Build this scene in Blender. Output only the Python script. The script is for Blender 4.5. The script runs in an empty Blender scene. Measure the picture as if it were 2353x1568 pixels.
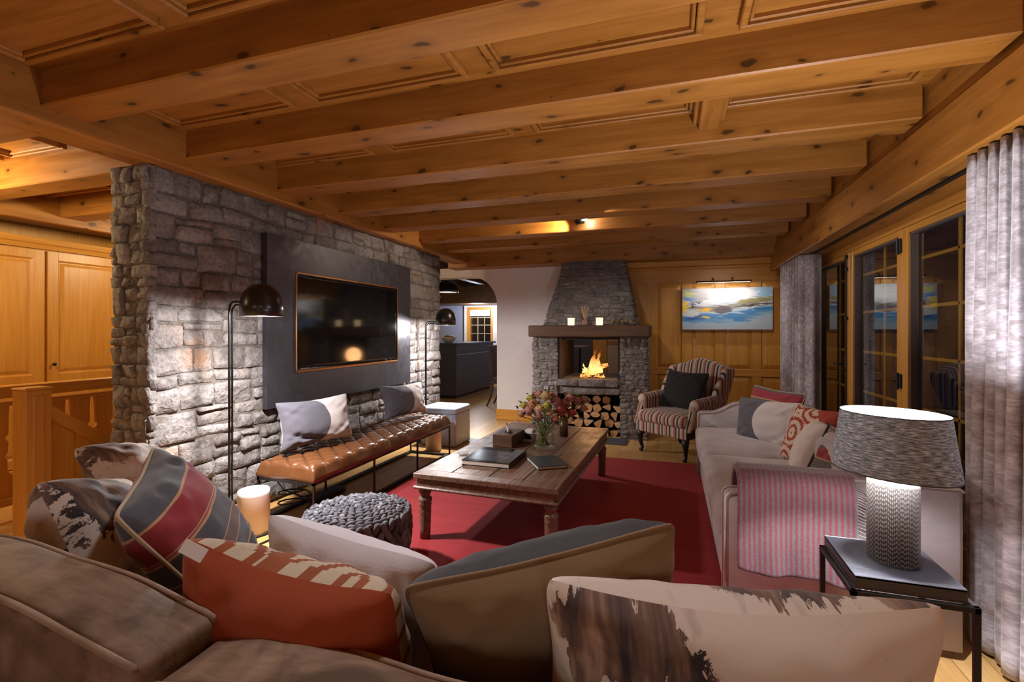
import bpy, bmesh, math, random
from mathutils import Vector, Matrix, noise as mnoise
PI = math.pi
rnd = random.Random(7)
scene = bpy.context.scene
COL = scene.collection

# ---------------------------------------------------------------- objects
def tag(o, label=None, cat=None, group=None, kind=None):
    if label: o['label'] = label
    if cat: o['category'] = cat
    if group: o['group'] = group
    if kind: o['kind'] = kind
    return o

def thing(name, label, cat, loc=(0, 0, 0), rotz=0.0, group=None):
    o = bpy.data.objects.new(name, None)
    o.empty_display_size = 0.1
    COL.objects.link(o)
    o.location = loc
    o.rotation_euler = (0, 0, rotz)
    return tag(o, label, cat, group)

def obj(name, bm, mats, parent=None, smooth=False, loc=None, label=None, recalc=True):
    if recalc:
        bmesh.ops.recalc_face_normals(bm, faces=bm.faces[:])
    me = bpy.data.meshes.new(name)
    bm.to_mesh(me)
    bm.free()
    if not isinstance(mats, (list, tuple)): mats = [mats]
    for m in mats: me.materials.append(m)
    if smooth:
        for p in me.polygons: p.use_smooth = True
    o = bpy.data.objects.new(name, me)
    COL.objects.link(o)
    if parent is not None: o.parent = parent
    if loc is not None: o.location = loc
    if label: o['label'] = label
    return o

def struct(name, bm, mats, label, cat, parent=None, smooth=False):
    o = obj(name, bm, mats, parent, smooth)
    tag(o, label, cat if parent is None else None, None, 'structure')
    return o

def dup(root, loc, rotz=None, label=None, group=None):
    r = root.copy(); COL.objects.link(r); r.location = loc
    if rotz is not None: r.rotation_euler = (0, 0, rotz)
    if label: r['label'] = label
    if group: r['group'] = group
    for ch in list(root.children):
        c = ch.copy(); COL.objects.link(c); c.parent = r
        for g in list(ch.children):
            d = g.copy(); COL.objects.link(d); d.parent = c
    return r

# ---------------------------------------------------------------- mesh helpers
def BM(): return bmesh.new()

def box(bm, a, b, bev=0.0, rot=None, piv=None, seg=1):
    """axis box from corner a to corner b"""
    vs = []
    for z in (a[2], b[2]):
        for y in (a[1], b[1]):
            for x in (a[0], b[0]):
                vs.append(bm.verts.new((x, y, z)))
    fs = [(0, 2, 3, 1), (4, 5, 7, 6), (0, 1, 5, 4), (1, 3, 7, 5), (3, 2, 6, 7), (2, 0, 4, 6)]
    faces = [bm.faces.new([vs[i] for i in f]) for f in fs]
    if bev > 0:
        es = list({e for f in faces for e in f.edges})
        r = bmesh.ops.bevel(bm, geom=es, offset=bev, segments=seg, affect='EDGES', profile=0.6)
        vs = list({v for f in r['faces'] for v in f.verts} | {v for v in vs if v.is_valid})
    if rot is not None:
        p = Vector(piv) if piv is not None else (Vector(a) + Vector(b)) / 2
        bmesh.ops.rotate(bm, cent=p, matrix=rot, verts=[v for v in vs if v.is_valid])
    return vs

def cbox(bm, c, s, bev=0.0, rot=None, seg=1):
    a = [c[i] - s[i] / 2 for i in range(3)]; b = [c[i] + s[i] / 2 for i in range(3)]
    return box(bm, a, b, bev, rot, c, seg)

def lathe(bm, prof, n=32, c=(0, 0, 0), sx=1.0, sy=1.0, cap=False, mi=0):
    uvl = bm.loops.layers.uv.verify()
    rings = []
    for (r, z) in prof:
        rings.append([bm.verts.new((c[0] + sx * r * math.cos(2 * PI * i / n), c[1] + sy * r * math.sin(2 * PI * i / n), c[2] + z)) for i in range(n)])
    m = len(prof) - 1
    for j in range(m):
        for i in range(n):
            k = (i + 1) % n
            f = bm.faces.new((rings[j][i], rings[j][k], rings[j + 1][k], rings[j + 1][i]))
            f.material_index = mi
            for l, uv in zip(f.loops, ((i / n, j / m), ((i + 1) / n, j / m), ((i + 1) / n, (j + 1) / m), (i / n, (j + 1) / m))):
                l[uvl].uv = uv
    if cap:
        for R in (rings[0], rings[-1]):
            try: bm.faces.new(R).material_index = mi
            except ValueError: pass
    return rings

def tube(bm, pts, r, n=8, closed=False, rads=None, cap=True):
    pts = [Vector(p) for p in pts]
    N = len(pts)
    rings = []
    up = Vector((0, 0, 1))
    prev = None
    for i, p in enumerate(pts):
        if closed: t = (pts[(i + 1) % N] - pts[i - 1])
        else: t = (pts[min(i + 1, N - 1)] - pts[max(i - 1, 0)])
        t.normalize()
        if prev is None:
            a = t.cross(up)
            if a.length < 1e-3: a = t.cross(Vector((1, 0, 0)))
        else:
            a = prev - t * prev.dot(t)
        a.normalize(); prev = a.copy()
        b = t.cross(a)
        rr = rads[i] if rads else r
        rings.append([bm.verts.new(p + (a * math.cos(2 * PI * k / n) + b * math.sin(2 * PI * k / n)) * rr) for k in range(n)])
    M = N if closed else N - 1
    for i in range(M):
        A, B = rings[i], rings[(i + 1) % N]
        for k in range(n):
            bm.faces.new((A[k], A[(k + 1) % n], B[(k + 1) % n], B[k]))
    if cap and not closed:
        bm.faces.new(rings[0]); bm.faces.new(rings[-1])

def extrude_poly(bm, pts, vec, mi_end=0, mi_side=0):
    """closed 3-D polygon pts extruded along vec"""
    vec = Vector(vec)
    A = [bm.verts.new(p) for p in pts]
    B = [bm.verts.new(Vector(p) + vec) for p in pts]
    bm.faces.new(A).material_index = mi_end
    bm.faces.new(B).material_index = mi_end
    n = len(A)
    for i in range(n):
        bm.faces.new((A[i], A[(i + 1) % n], B[(i + 1) % n], B[i])).material_index = mi_side

def grid(bm, fn, nu, nv, mi=0, uvfn=None):
    uvl = bm.loops.layers.uv.verify()
    V = [[bm.verts.new(fn(i / nu, j / nv)) for i in range(nu + 1)] for j in range(nv + 1)]
    uf = uvfn or (lambda t: t)
    for j in range(nv):
        for i in range(nu):
            f = bm.faces.new((V[j][i], V[j][i + 1], V[j + 1][i + 1], V[j + 1][i]))
            f.material_index = mi
            for l, (a, b) in zip(f.loops, ((i, j), (i + 1, j), (i + 1, j + 1), (i, j + 1))):
                l[uvl].uv = (uf(a / nu), uf(b / nv))
    return V

def nz(p, s=1.0, seed=0.0):
    return mnoise.noise(Vector((p[0] * s + seed, p[1] * s + seed * 1.7, p[2] * s - seed)))

def softbox(bm, c, s, r=0.04, puff=(0, 0, 0), n=10, wob=0.0, seed=0.0, fn=None):
    """upholstered block: box with rounded edges and crowned faces; uv per face"""
    h = [q / 2 for q in s]
    cache = {}
    uvl = bm.loops.layers.uv.verify()
    def P(x, y, z):
        key = (round(x, 5), round(y, 5), round(z, 5))
        if key in cache: return cache[key]
        # concentrate samples towards the edges
        q = [t * h[i] for i, t in enumerate((x, y, z))]
        inn = [max(-(h[i] - r), min(h[i] - r, q[i])) for i in range(3)]
        d = Vector([q[i] - inn[i] for i in range(3)])
        if d.length > 1e-9:
            m = max(abs(t) for t in d)
            d = d.normalized() * m if m < r * 1.001 else d.normalized() * r
        p = Vector(inn) + d
        f = [(1 - min(1, abs(t)) ** 2.5) for t in (x, y, z)]
        p.x += puff[0] * x * f[1] * f[2]
        p.y += puff[1] * y * f[0] * f[2]
        p.z += puff[2] * z * f[0] * f[1]
        if wob:
            w = wob
            p += Vector((nz(p, 5, seed), nz(p, 5, seed + 9), nz(p, 5, seed + 17))) * w
        if fn: p = Vector(fn(p))
        v = bm.verts.new((p.x + c[0], p.y + c[1], p.z + c[2]))
        cache[key] = v
        return v
    def T(i):
        t = -1 + 2 * i / n
        return math.sin(PI / 2 * t)
    for ax in range(3):
        for sg in (-1, 1):
            for i in range(n):
                for j in range(n):
                    q = []
                    for (a, b) in ((i, j), (i + 1, j), (i + 1, j + 1), (i, j + 1)):
                        t = [0, 0, 0]; t[ax] = sg; t[(ax + 1) % 3] = T(a); t[(ax + 2) % 3] = T(b)
                        q.append((P(*t), a / n, b / n))
                    f = bm.faces.new([w[0] for w in q])
                    for l, w in zip(f.loops, q): l[uvl].uv = (w[1], w[2])
    return P, T

def blob(bm, c, r, n=(8, 6), rot=None, mi=0):
    """ellipsoid"""
    c = Vector(c)
    rings = []
    R = rot or Matrix.Identity(3)
    top = bm.verts.new(c + R @ Vector((0, 0, r[2]))); bot = bm.verts.new(c + R @ Vector((0, 0, -r[2])))
    for j in range(1, n[1]):
        t = PI * j / n[1]
        rings.append([bm.verts.new(c + R @ Vector((r[0] * math.sin(t) * math.cos(2 * PI * i / n[0]), r[1] * math.sin(t) * math.sin(2 * PI * i / n[0]), r[2] * math.cos(t)))) for i in range(n[0])])
    for i in range(n[0]):
        k = (i + 1) % n[0]
        bm.faces.new((top, rings[0][i], rings[0][k])).material_index = mi
        bm.faces.new((bot, rings[-1][k], rings[-1][i])).material_index = mi
        for j in range(len(rings) - 1):
            bm.faces.new((rings[j][i], rings[j + 1][i], rings[j + 1][k], rings[j][k])).material_index = mi

def solid(o, t, off=0.0):
    m = o.modifiers.new('thickness', 'SOLIDIFY'); m.thickness = t; m.offset = off
    return o

# ---------------------------------------------------------------- materials
class G:
    def __init__(s, name):
        s.mat = bpy.data.materials.new(name); s.mat.use_nodes = True
        s.nt = s.mat.node_tree; s.nt.nodes.clear()
        s.out = s.nt.nodes.new('ShaderNodeOutputMaterial')
    def n(s, t, ins=None, out=0, **props):
        nd = s.nt.nodes.new('ShaderNode' + t)
        for k, v in props.items(): setattr(nd, k, v)
        for k, v in (ins or {}).items(): s.set(nd, k, v)
        return nd.outputs[out] if out is not None else nd
    def set(s, nd, k, v):
        if v is None: return
        sock = nd.inputs[k]
        if isinstance(v, bpy.types.NodeSocket): s.nt.links.new(v, sock)
        elif isinstance(v, (tuple, list)) and sock.type == 'RGBA' and len(v) == 3: sock.default_value = (*v, 1)
        else: sock.default_value = v
    def m(s, op, a, b=None, c=None, clamp=False):
        return s.n('Math', {0: a, 1: b, 2: c}, operation=op, use_clamp=clamp)
    def mix(s, f, a, b, blend='MIX'):
        nd = s.n('Mix', None, None, data_type='RGBA', blend_type=blend)
        s.set(nd, 0, f); s.set(nd, 6, a); s.set(nd, 7, b)
        return nd.outputs[2]
    def ramp(s, f, stops, interp='LINEAR'):
        nd = s.n('ValToRGB', {0: f}, None)
        cr = nd.color_ramp; cr.interpolation = interp
        while len(cr.elements) > 1: cr.elements.remove(cr.elements[-1])
        for i, (p, c) in enumerate(stops):
            e = cr.elements[0] if i == 0 else cr.elements.new(p)
            e.position = p
            e.color = (*c, 1) if isinstance(c, (tuple, list)) else (c, c, c, 1)
        return nd.outputs[0]
    def noise(s, vec=None, scale=5, detail=3, rough=0.5, dist=0.0, out=0):
        return s.n('TexNoise', {'Vector': vec, 'Scale': scale, 'Detail': detail, 'Roughness': rough, 'Distortion': dist}, out)
    def vor(s, vec=None, scale=5, feature='F1', rand=1.0, out=0, dim='3D'):
        return s.n('TexVoronoi', {'Vector': vec, 'Scale': scale, 'Randomness': rand}, out, feature=feature, voronoi_dimensions=dim)
    def obj(s): return s.n('TexCoord', None, 3)
    def uv(s): return s.n('TexCoord', None, 2)
    def map(s, vec, scale=(1, 1, 1), rot=(0, 0, 0), loc=(0, 0, 0)):
        return s.n('Mapping', {'Vector': vec, 'Scale': scale, 'Rotation': rot, 'Location': loc})
    def sep(s, vec):
        nd = s.n('SeparateXYZ', {0: vec}, None); return nd.outputs[0], nd.outputs[1], nd.outputs[2]
    def comb(s, x=0.0, y=0.0, z=0.0): return s.n('CombineXYZ', {0: x, 1: y, 2: z})
    def island(s): return s.n('NewGeometry', None, 8)
    def bump(s, h, strength=0.3, dist=0.01):
        return s.n('Bump', {'Strength': strength, 'Distance': dist, 'Height': h})
    def done(s, color, rough=0.6, metal=0.0, normal=None, **kw):
        ins = {'Base Color': color, 'Roughness': rough, 'Metallic': metal, 'Normal': normal}
        ins.update(kw)
        b = s.n('BsdfPrincipled', ins)
        s.nt.links.new(b, s.out.inputs[0])
        return s.mat
    def shader(s, sh):
        s.nt.links.new(sh, s.out.inputs[0]); return s.mat

def srgb(r, g, b):
    f = lambda c: (c / 255 / 12.92) if c / 255 <= 0.04045 else ((c / 255 + 0.055) / 1.055) ** 2.4
    return (f(r), f(g), f(b))

def plain(name, c, rough=0.6, metal=0.0, **kw):
    return G(name).done(c, rough, metal, **kw)

def wood(name, axis, c1, c2, knots=True, rough=0.45, fine=1.0, tint=0.5, knot_scale=1.0):
    """pine / oak with grain running along the given axis"""
    g = G(name); v = g.obj()
    ks = [9.0 * fine] * 3; ks[axis] = 0.8
    a = g.noise(g.map(v, tuple(ks)), 1.6, 4, 0.55, 0.6)
    ks2 = [60.0 * fine] * 3; ks2[axis] = 2.0
    b = g.noise(g.map(v, tuple(ks2)), 1.5, 2, 0.5)
    col = g.mix(g.ramp(a, [(0.3, 0.0), (0.72, 1.0)]), c1, c2)
    col = g.mix(g.m('MULTIPLY', g.ramp(b, [(0.45, 0.0), (0.75, 1.0)]), 0.35), col, tuple(q * 0.55 for q in c1))
    h = b
    if knots:
        C = g.sep(v); N = g.sep(g.n('NewGeometry', None, 1))
        na, t0, t1 = {0: (2, 1, 2), 1: (2, 0, 2), 2: (0, 1, 0)}[axis]
        sel = g.m('GREATER_THAN', g.m('ABSOLUTE', N[na]), 0.7)
        tr = g.m('ADD', g.m('MULTIPLY', sel, C[t0]), g.m('MULTIPLY', g.m('SUBTRACT', 1.0, sel), C[t1]))
        wob = g.m('MULTIPLY', g.m('SUBTRACT', g.noise(g.map(v, (9, 9, 9)), 1.5, 2, 0.5), 0.5), 0.16)
        warp = g.comb(g.m('ADD', g.m('MULTIPLY', C[axis], 2.6 * knot_scale), wob), g.m('ADD', g.m('MULTIPLY', tr, 5.2 * knot_scale), g.m('MULTIPLY', wob, 1.4)), 0.0)
        d = g.vor(warp, 1.0, dim='2D')
        rr = g.m('MULTIPLY', g.n('TexWhiteNoise', {0: g.vor(warp, 1.0, out=2, dim='2D')}, 0), 0.125)
        k = g.m('SUBTRACT', 1.0, g.m('DIVIDE', d, g.m('MAXIMUM', rr, 0.012)), clamp=True)
        halo = g.m('SUBTRACT', 1.0, g.m('DIVIDE', d, g.m('MULTIPLY', g.m('MAXIMUM', rr, 0.012), 3.0)), clamp=True)
        col = g.mix(g.m('MULTIPLY', halo, 0.55), col, tuple(q * 0.42 for q in c1))
        col = g.mix(g.m('MINIMUM', g.m('MULTIPLY', k, 2.2), 0.92), col, tuple(q * 0.13 for q in c1))
    big = g.noise(v, 0.9, 1, 0.5)
    col = g.mix(g.m('MULTIPLY', big, tint * 0.5), col, tuple(q * 0.72 for q in c1))
    return g.done(col, rough, 0.0, g.bump(h, 0.06, 0.004))

PINE1, PINE2 = srgb(146, 92, 30), srgb(178, 120, 52)
MT = {}
for nm, ax in (('x', 0), ('y', 1), ('z', 2)):
    MT['pine_' + nm] = wood('pine_wood_' + nm, ax, PINE1, PINE2)
    MT['clear_' + nm] = wood('joinery_wood_' + nm, ax, srgb(194, 134, 52), srgb(210, 152, 68), knots=False, rough=0.38)
MT['mantel'] = wood('dark_oak', 0, srgb(70, 44, 25), srgb(98, 64, 38), knots=True, rough=0.55)

def m_floor():
    g = G('oak_floor'); v = g.obj()
    br = g.n('TexBrick', {'Vector': g.map(v, (1, 1, 1), (0, 0, PI / 2)), 'Color1': (0.15, 0.15, 0.15), 'Color2': (0.9, 0.9, 0.9), 'Mortar': (0, 0, 0), 'Scale': 1.0, 'Mortar Size': 0.0016, 'Bias': 0.0, 'Brick Width': 1.7, 'Row Height': 0.14}, None, offset=0.37)
    grain = g.noise(g.map(v, (26, 1.2, 8)), 1.7, 4, 0.6, 0.4)
    c = g.mix(br.outputs[0], srgb(186, 142, 84), srgb(212, 172, 112))
    c = g.mix(g.m('MULTIPLY', g.ramp(grain, [(0.35, 0.0), (0.75, 1.0)]), 0.5), c, srgb(160, 112, 60))
    c = g.mix(g.m('MULTIPLY', br.outputs[1], 0.7), c, srgb(70, 44, 22))
    return g.done(c, 0.32, 0, g.bump(g.m('SUBTRACT', 1, br.outputs[1]), 0.2, 0.002))
MT['floor'] = m_floor()

def m_stone(name, dark=1.0):
    g = G(name); v = g.obj(); i = g.island()
    n1 = g.noise(v, 7, 5, 0.6); n2 = g.noise(v, 42, 4, 0.65); n3 = g.noise(v, 2.1, 2, 0.5)
    base = g.ramp(i, [(0.0, srgb(88, 80, 76)), (0.3, srgb(122, 115, 112)), (0.55, srgb(104, 95, 90)), (0.75, srgb(142, 136, 134)), (1.0, srgb(114, 103, 94))])
    c = g.mix(g.ramp(n1, [(0.38, 0.0), (0.7, 0.75)]), base, srgb(156, 150, 148))
    c = g.mix(g.m('MULTIPLY', g.ramp(n2, [(0.45, 0.0), (0.7, 1.0)]), 0.6), c, srgb(62, 56, 52))
    rust = g.m('MULTIPLY', g.ramp(n3, [(0.58, 0.0), (0.72, 1.0)]), g.ramp(n1, [(0.45, 0.0), (0.62, 0.65)]))
    c = g.mix(rust, c, srgb(164, 118, 78))
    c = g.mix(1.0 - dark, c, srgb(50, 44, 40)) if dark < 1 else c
    ch = g.vor(g.n('VectorMath', {0: g.map(v, (1, 1, 1.5)), 1: g.n('VectorMath', {0: g.noise(v, 9, 3, 0.6, 0, 1), 3: 0.12}, 0, operation='SCALE')}, 0, operation='ADD'), 13.0)
    hh = g.m('ADD', g.m('MULTIPLY', n1, 0.7), g.m('ADD', g.m('MULTIPLY', n2, 0.5), g.m('MULTIPLY', ch, 0.6)))
    return g.done(c, 0.85, 0, g.bump(hh, 1.0, 0.022))
MT['stone'] = m_stone('rubble_stone')
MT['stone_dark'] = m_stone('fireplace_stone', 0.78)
def m_mortar():
    g = G('lime_mortar'); n = g.noise(g.obj(), 30, 4, 0.6)
    return g.done(g.ramp(n, [(0.3, srgb(84, 76, 70)), (0.7, srgb(116, 106, 98))]), 0.95, 0, g.bump(n, 0.6, 0.01))
MT['mortar'] = m_mortar()
def m_plaster():
    g = G('white_plaster'); n = g.noise(g.obj(), 9, 4, 0.6)
    return g.done(g.ramp(n, [(0.2, srgb(210, 203, 202)), (0.8, srgb(220, 213, 212))]), 0.9, 0, g.bump(n, 0.15, 0.006))
MT['plaster'] = m_plaster()
MT['grey_wall'] = plain('grey_kitchen_wall', srgb(150, 156, 178), 0.8)
MT['black'] = plain('black_metal', srgb(28, 27, 27), 0.42, 0.6)
MT['lampblack'] = plain('black_lacquer', srgb(30, 26, 25), 0.28)
MT['white'] = plain('white_paint', srgb(226, 222, 220), 0.5)
MT['iron'] = plain('black_iron', srgb(32, 28, 26), 0.5, 0.3)
MT['rubber'] = plain('black_rubber', srgb(22, 22, 22), 0.6)
MT['copper'] = plain('copper_trim', srgb(168, 118, 76), 0.35, 0.9)
MT['linen_white'] = None

def m_glass(name, tint=(1, 1, 1), rough=0.0):
    g = G(name)
    return g.shader(g.n('BsdfGlass', {'Color': tint, 'Roughness': rough, 'IOR': 1.45}))
def m_pane(name):
    g = G(name)
    fr = g.n('Fresnel', {'IOR': 1.75})
    tr = g.n('BsdfTransparent', {'Color': (0.86, 0.9, 0.9)})
    gl = g.n('BsdfGlossy', {'Color': (1, 1, 1), 'Roughness': 0.0})
    fac = g.m('MULTIPLY', g.m('ADD', fr, 0.05, clamp=True), g.m('SUBTRACT', 1.0, g.n('NewGeometry', None, 6)))
    sh = g.n('MixShader', {0: fac, 1: tr, 2: gl})
    return g.shader(sh)
MT['pane'] = m_pane('window_pane')
def m_clear(name, tint, add=0.04):
    g = G(name); fr = g.m('MULTIPLY', g.m('POWER', g.n('LayerWeight', {'Blend': 0.5}, 1), 3.0), 0.5)
    return g.shader(g.n('MixShader', {0: g.m('ADD', fr, add, clamp=True), 1: g.n('BsdfTransparent', {'Color': tint}), 2: g.n('BsdfGlossy', {'Color': (1, 1, 1), 'Roughness': 0.02})}))
MT['glass'] = m_clear('clear_glass', (0.95, 0.965, 0.96))
def m_emit(name, c, s):
    g = G(name); return g.shader(g.n('Emission', {'Color': c, 'Strength': s}))

def m_cloth(name, c, rough=0.9, weave=220, amp=0.12, sheen=0.2, uvw=False, var=0.12, bumpn=0.25):
    """plain woven cloth"""
    g = G(name); v = g.uv() if uvw else g.obj()
    n = g.noise(g.map(v, (weave, weave * 0.25, weave)), 1, 2, 0.6)
    n2 = g.noise(g.map(v, (weave * 0.25, weave, weave * 0.3)), 1, 2, 0.6)
    big = g.noise(v, 6, 3, 0.5)
    f = g.m('ADD', n, n2)
    col = g.mix(g.m('MULTIPLY', g.ramp(f, [(0.35, 1.0), (0.65, 0.0)]), 1.0), c, tuple(q * (1 - amp * 3) for q in c))
    col = g.mix(g.m('MULTIPLY', big, var * 2), col, tuple(q * 0.6 for q in c))
    return g.done(col, rough, 0, g.bump(f, bumpn, 0.002), **{'Sheen Weight': sheen, 'Sheen Roughness': 0.4})

def m_velvet(name, c, c2, scale=5):
    g = G(name); v = g.obj()
    n = g.m('ADD', g.m('MULTIPLY', g.noise(v, scale, 3, 0.5, 0.8), 0.75), g.m('MULTIPLY', g.noise(g.map(v, (14, 60, 24)), 1, 4, 0.65, 0.6), 0.25)); n2 = g.noise(g.map(v, (60, 60, 260)), 1, 2, 0.5)
    col = g.mix(g.ramp(n, [(0.38, 0.0), (0.64, 1.0)]), c, c2)
    col = g.mix(g.m('MULTIPLY', n2, 0.25), col, tuple(q * 0.6 for q in c))
    return g.done(col, 0.75, 0, g.bump(g.m('ADD', n, g.m('MULTIPLY', n2, 0.3)), 0.18, 0.01), **{'Sheen Weight': 0.55, 'Sheen Roughness': 0.35, 'Sheen Tint': (*c2, 1)})
# ================================================================ ROOM SHELL
YB = 7.15          # back wall
XW = 1.57          # window wall
XH = -5.76         # hall cupboards
BOT, TOP = 2.49, 2.67

# floor
bm = BM(); box(bm, (-8.0, -2.6, -0.12), (3.0, 13.5, 0.0))
struct('floor', bm, MT['floor'], 'light oak plank floor running under the rug and into the hall', 'floor')

# ceiling boards
bm = BM(); box(bm, (-8.0, -2.6, TOP), (3.0, 13.5, TOP + 0.1))
struct('ceiling', bm, MT['pine_x'], 'knotty pine panelled ceiling between the beams', 'ceiling')

# joists along X : front faces at 1.545 + 0.755 k
YK = [1.545 + 0.755 * k for k in range(-3, 7)]
ordn = ['first', 'second', 'third', 'fourth', 'fifth', 'sixth', 'seventh', 'eighth', 'ninth', 'tenth']
seen = [y for y in YK if y > 1.0]
for i, y in enumerate(YK):
    bm = BM()
    box(bm, (-2.96, y, BOT), (1.25, y + 0.21, TOP + 0.02), 0.008)
    if y in seen:
        lab = '%s pine ceiling beam of the living room, counted from the front edge' % ordn[seen.index(y)]
    else:
        lab = 'pine ceiling beam overhead, %s one behind the viewer' % ordn[2 - i]
    struct('trim_%d' % (i + 1), bm, MT['pine_x'], lab, 'beam')
    bm = BM()
    box(bm, (XH + 0.1, y, BOT - 0.02), (-3.2, y + 0.21, TOP + 0.02), 0.008)
    if y in seen:
        lab = '%s pine beam over the stair hall, counted from the front edge' % ordn[seen.index(y)]
    else:
        lab = 'pine beam over the hall, %s one behind the viewer' % ordn[2 - i]
    struct('trim_%d' % (i + 21), bm, MT['pine_x'], lab, 'beam')
# girders along Y
bm = BM(); box(bm, (-3.2, -2.6, 2.42), (-2.95, YB + 0.02, TOP + 0.03), 0.008)
struct('trim_41', bm, MT['pine_y'], 'long pine girder resting on top of the stone wall', 'beam')
bm = BM(); box(bm, (1.243, -2.6, 2.175), (1.37, YB + 0.02, 2.455), 0.008)
struct('trim_42', bm, MT['pine_y'], 'long pine girder above the glazed doors and curtains', 'beam')
bm = BM(); box(bm, (1.27, -2.6, 2.45), (1.36, YB, TOP + 0.01))
struct('trim_43', bm, MT['pine_y'], 'pine infill board above the girder by the windows', 'beam')
bm = BM(); box(bm, (XH - 0.05, -2.6, 2.40), (XH + 0.22, 9.0, TOP + 0.02), 0.008)
struct('trim_44', bm, MT['pine_y'], 'pine wall beam running above the hall cupboards', 'beam')
# soffit over the window recess
bm = BM(); box(bm, (1.40, -2.6, 2.17), (1.75, YB, 2.26))
struct('trim_45', bm, MT['pine_y'], 'pine soffit above the glazed doors', 'soffit')
bm = BM(); box(bm, (1.372, -2.6, 2.165), (1.398, YB, 2.24))
o = obj('curtain_track', bm, MT['iron'])
tag(o, 'thin black curtain track tucked behind the girder', 'curtain track')
# wall beam along the back wall
bm = BM(); box(bm, (-3.3, 6.86, 2.36), (1.3, YB + 0.3, TOP + 0.02), 0.008)
struct('trim_46', bm, MT['pine_x'], 'pine wall beam along the top of the back wall', 'beam')

# ceiling panel mouldings and cross rails in each bay
def frame(bm, x0, x1, y0, y1, z):
    for k, (o_, w, h) in enumerate(((0.0, 0.03, 0.034), (0.034, 0.016, 0.022))):
        a0, a1, b0, b1 = x0 + o_, x1 - o_, y0 + o_, y1 - o_
        box(bm, (a0, b0, z - h), (a1, b0 + w, z + 0.005), 0.005)
        box(bm, (a0, b1 - w, z - h), (a1, b1, z + 0.005), 0.005)
        box(bm, (a0, b0 + w, z - h), (a0 + w, b1 - w, z + 0.005), 0.005)
        box(bm, (a1 - w, b0 + w, z - h), (a1, b1 - w, z + 0.005), 0.005)
XR = [-2.95, -1.93, -0.88, 0.2, 1.25]
for i in range(len(YK)):
    y0 = YK[i] + 0.21; y1 = YK[i + 1] if i + 1 < len(YK) else 6.86
    bm = BM()
    for a, b in zip(XR[:-1], XR[1:]):
        frame(bm, a + 0.07, b - 0.07, y0 + 0.055, y1 - 0.075, TOP)
    struct('trim_%d' % (i + 51), bm, MT['pine_x'], 'moulded pine panel frames in ceiling bay %s' % (('behind the %s living room beam' % ordn[seen.index(YK[i])]) if YK[i] in seen else 'overhead, number %s behind the viewer' % ordn[2 - i]), 'moulding')
    bm = BM()
    for x in (-4.9, -3.95):
        pass
    for a, b in zip((-5.6, -4.6, -3.9), (-4.6, -3.9, -3.2)):
        frame(bm, a + 0.06, b - 0.06, y0 + 0.055, y1 - 0.075, TOP)
    struct('trim_%d' % (i + 71), bm, MT['pine_x'], 'moulded pine panel frames of the hall ceiling, bay %s' % (('behind the %s hall beam' % ordn[seen.index(YK[i])]) if YK[i] in seen else 'overhead, number %s behind the viewer' % ordn[2 - i]), 'moulding')
# dropped block between two beams
bm = BM()
box(bm, (0.155, 2.51, 2.56), (0.265, 3.05, TOP), 0.006)
box(bm, (0.125, 2.51, 2.60), (0.295, 3.05, TOP), 0.006)
struct('trim_91', bm, MT['pine_y'], 'dropped pine cross block between the second and third beams', 'beam block')

# ---------------------------------------------------------------- rubble stone
def split(rng, x0, x1, z0, z1, mw, mh, out, depth=0):
    w, h = x1 - x0, z1 - z0
    if w <= mw * rng.uniform(0.75, 1.35) and h <= mh * rng.uniform(0.7, 1.3) or depth > 9:
        out.append((x0, x1, z0, z1)); return
    if w / mw > h / mh * rng.uniform(0.75, 1.3):
        t = x0 + w * rng.uniform(0.33, 0.67)
        split(rng, x0, t, z0, z1, mw, mh, out, depth + 1); split(rng, t, x1, z0, z1, mw, mh, out, depth + 1)
    else:
        t = z0 + h * rng.uniform(0.33, 0.67)
        split(rng, x0, x1, z0, t, mw, mh, out, depth + 1); split(rng, x0, x1, t, z1, mw, mh, out, depth + 1)

def courses(rng, x0, x1, z0, z1, mw, mh):
    out = []; z = z0
    while z < z1 - 1e-6:
        h = mh * rng.choice((0.75, 1.0, 1.3, 1.7)) * rng.uniform(0.9, 1.1)
        if z1 - (z + h) < mh * 0.6: h = z1 - z
        x = x0
        while x < x1 - 1e-6:
            w = rng.uniform(0.7, 2.6) * mw
            if x1 - (x + w) < mw * 0.6: w = x1 - x
            split(rng, x, x + w, z, z + h, mw, mh, out)
            x += w
        z += h
    return out

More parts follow.
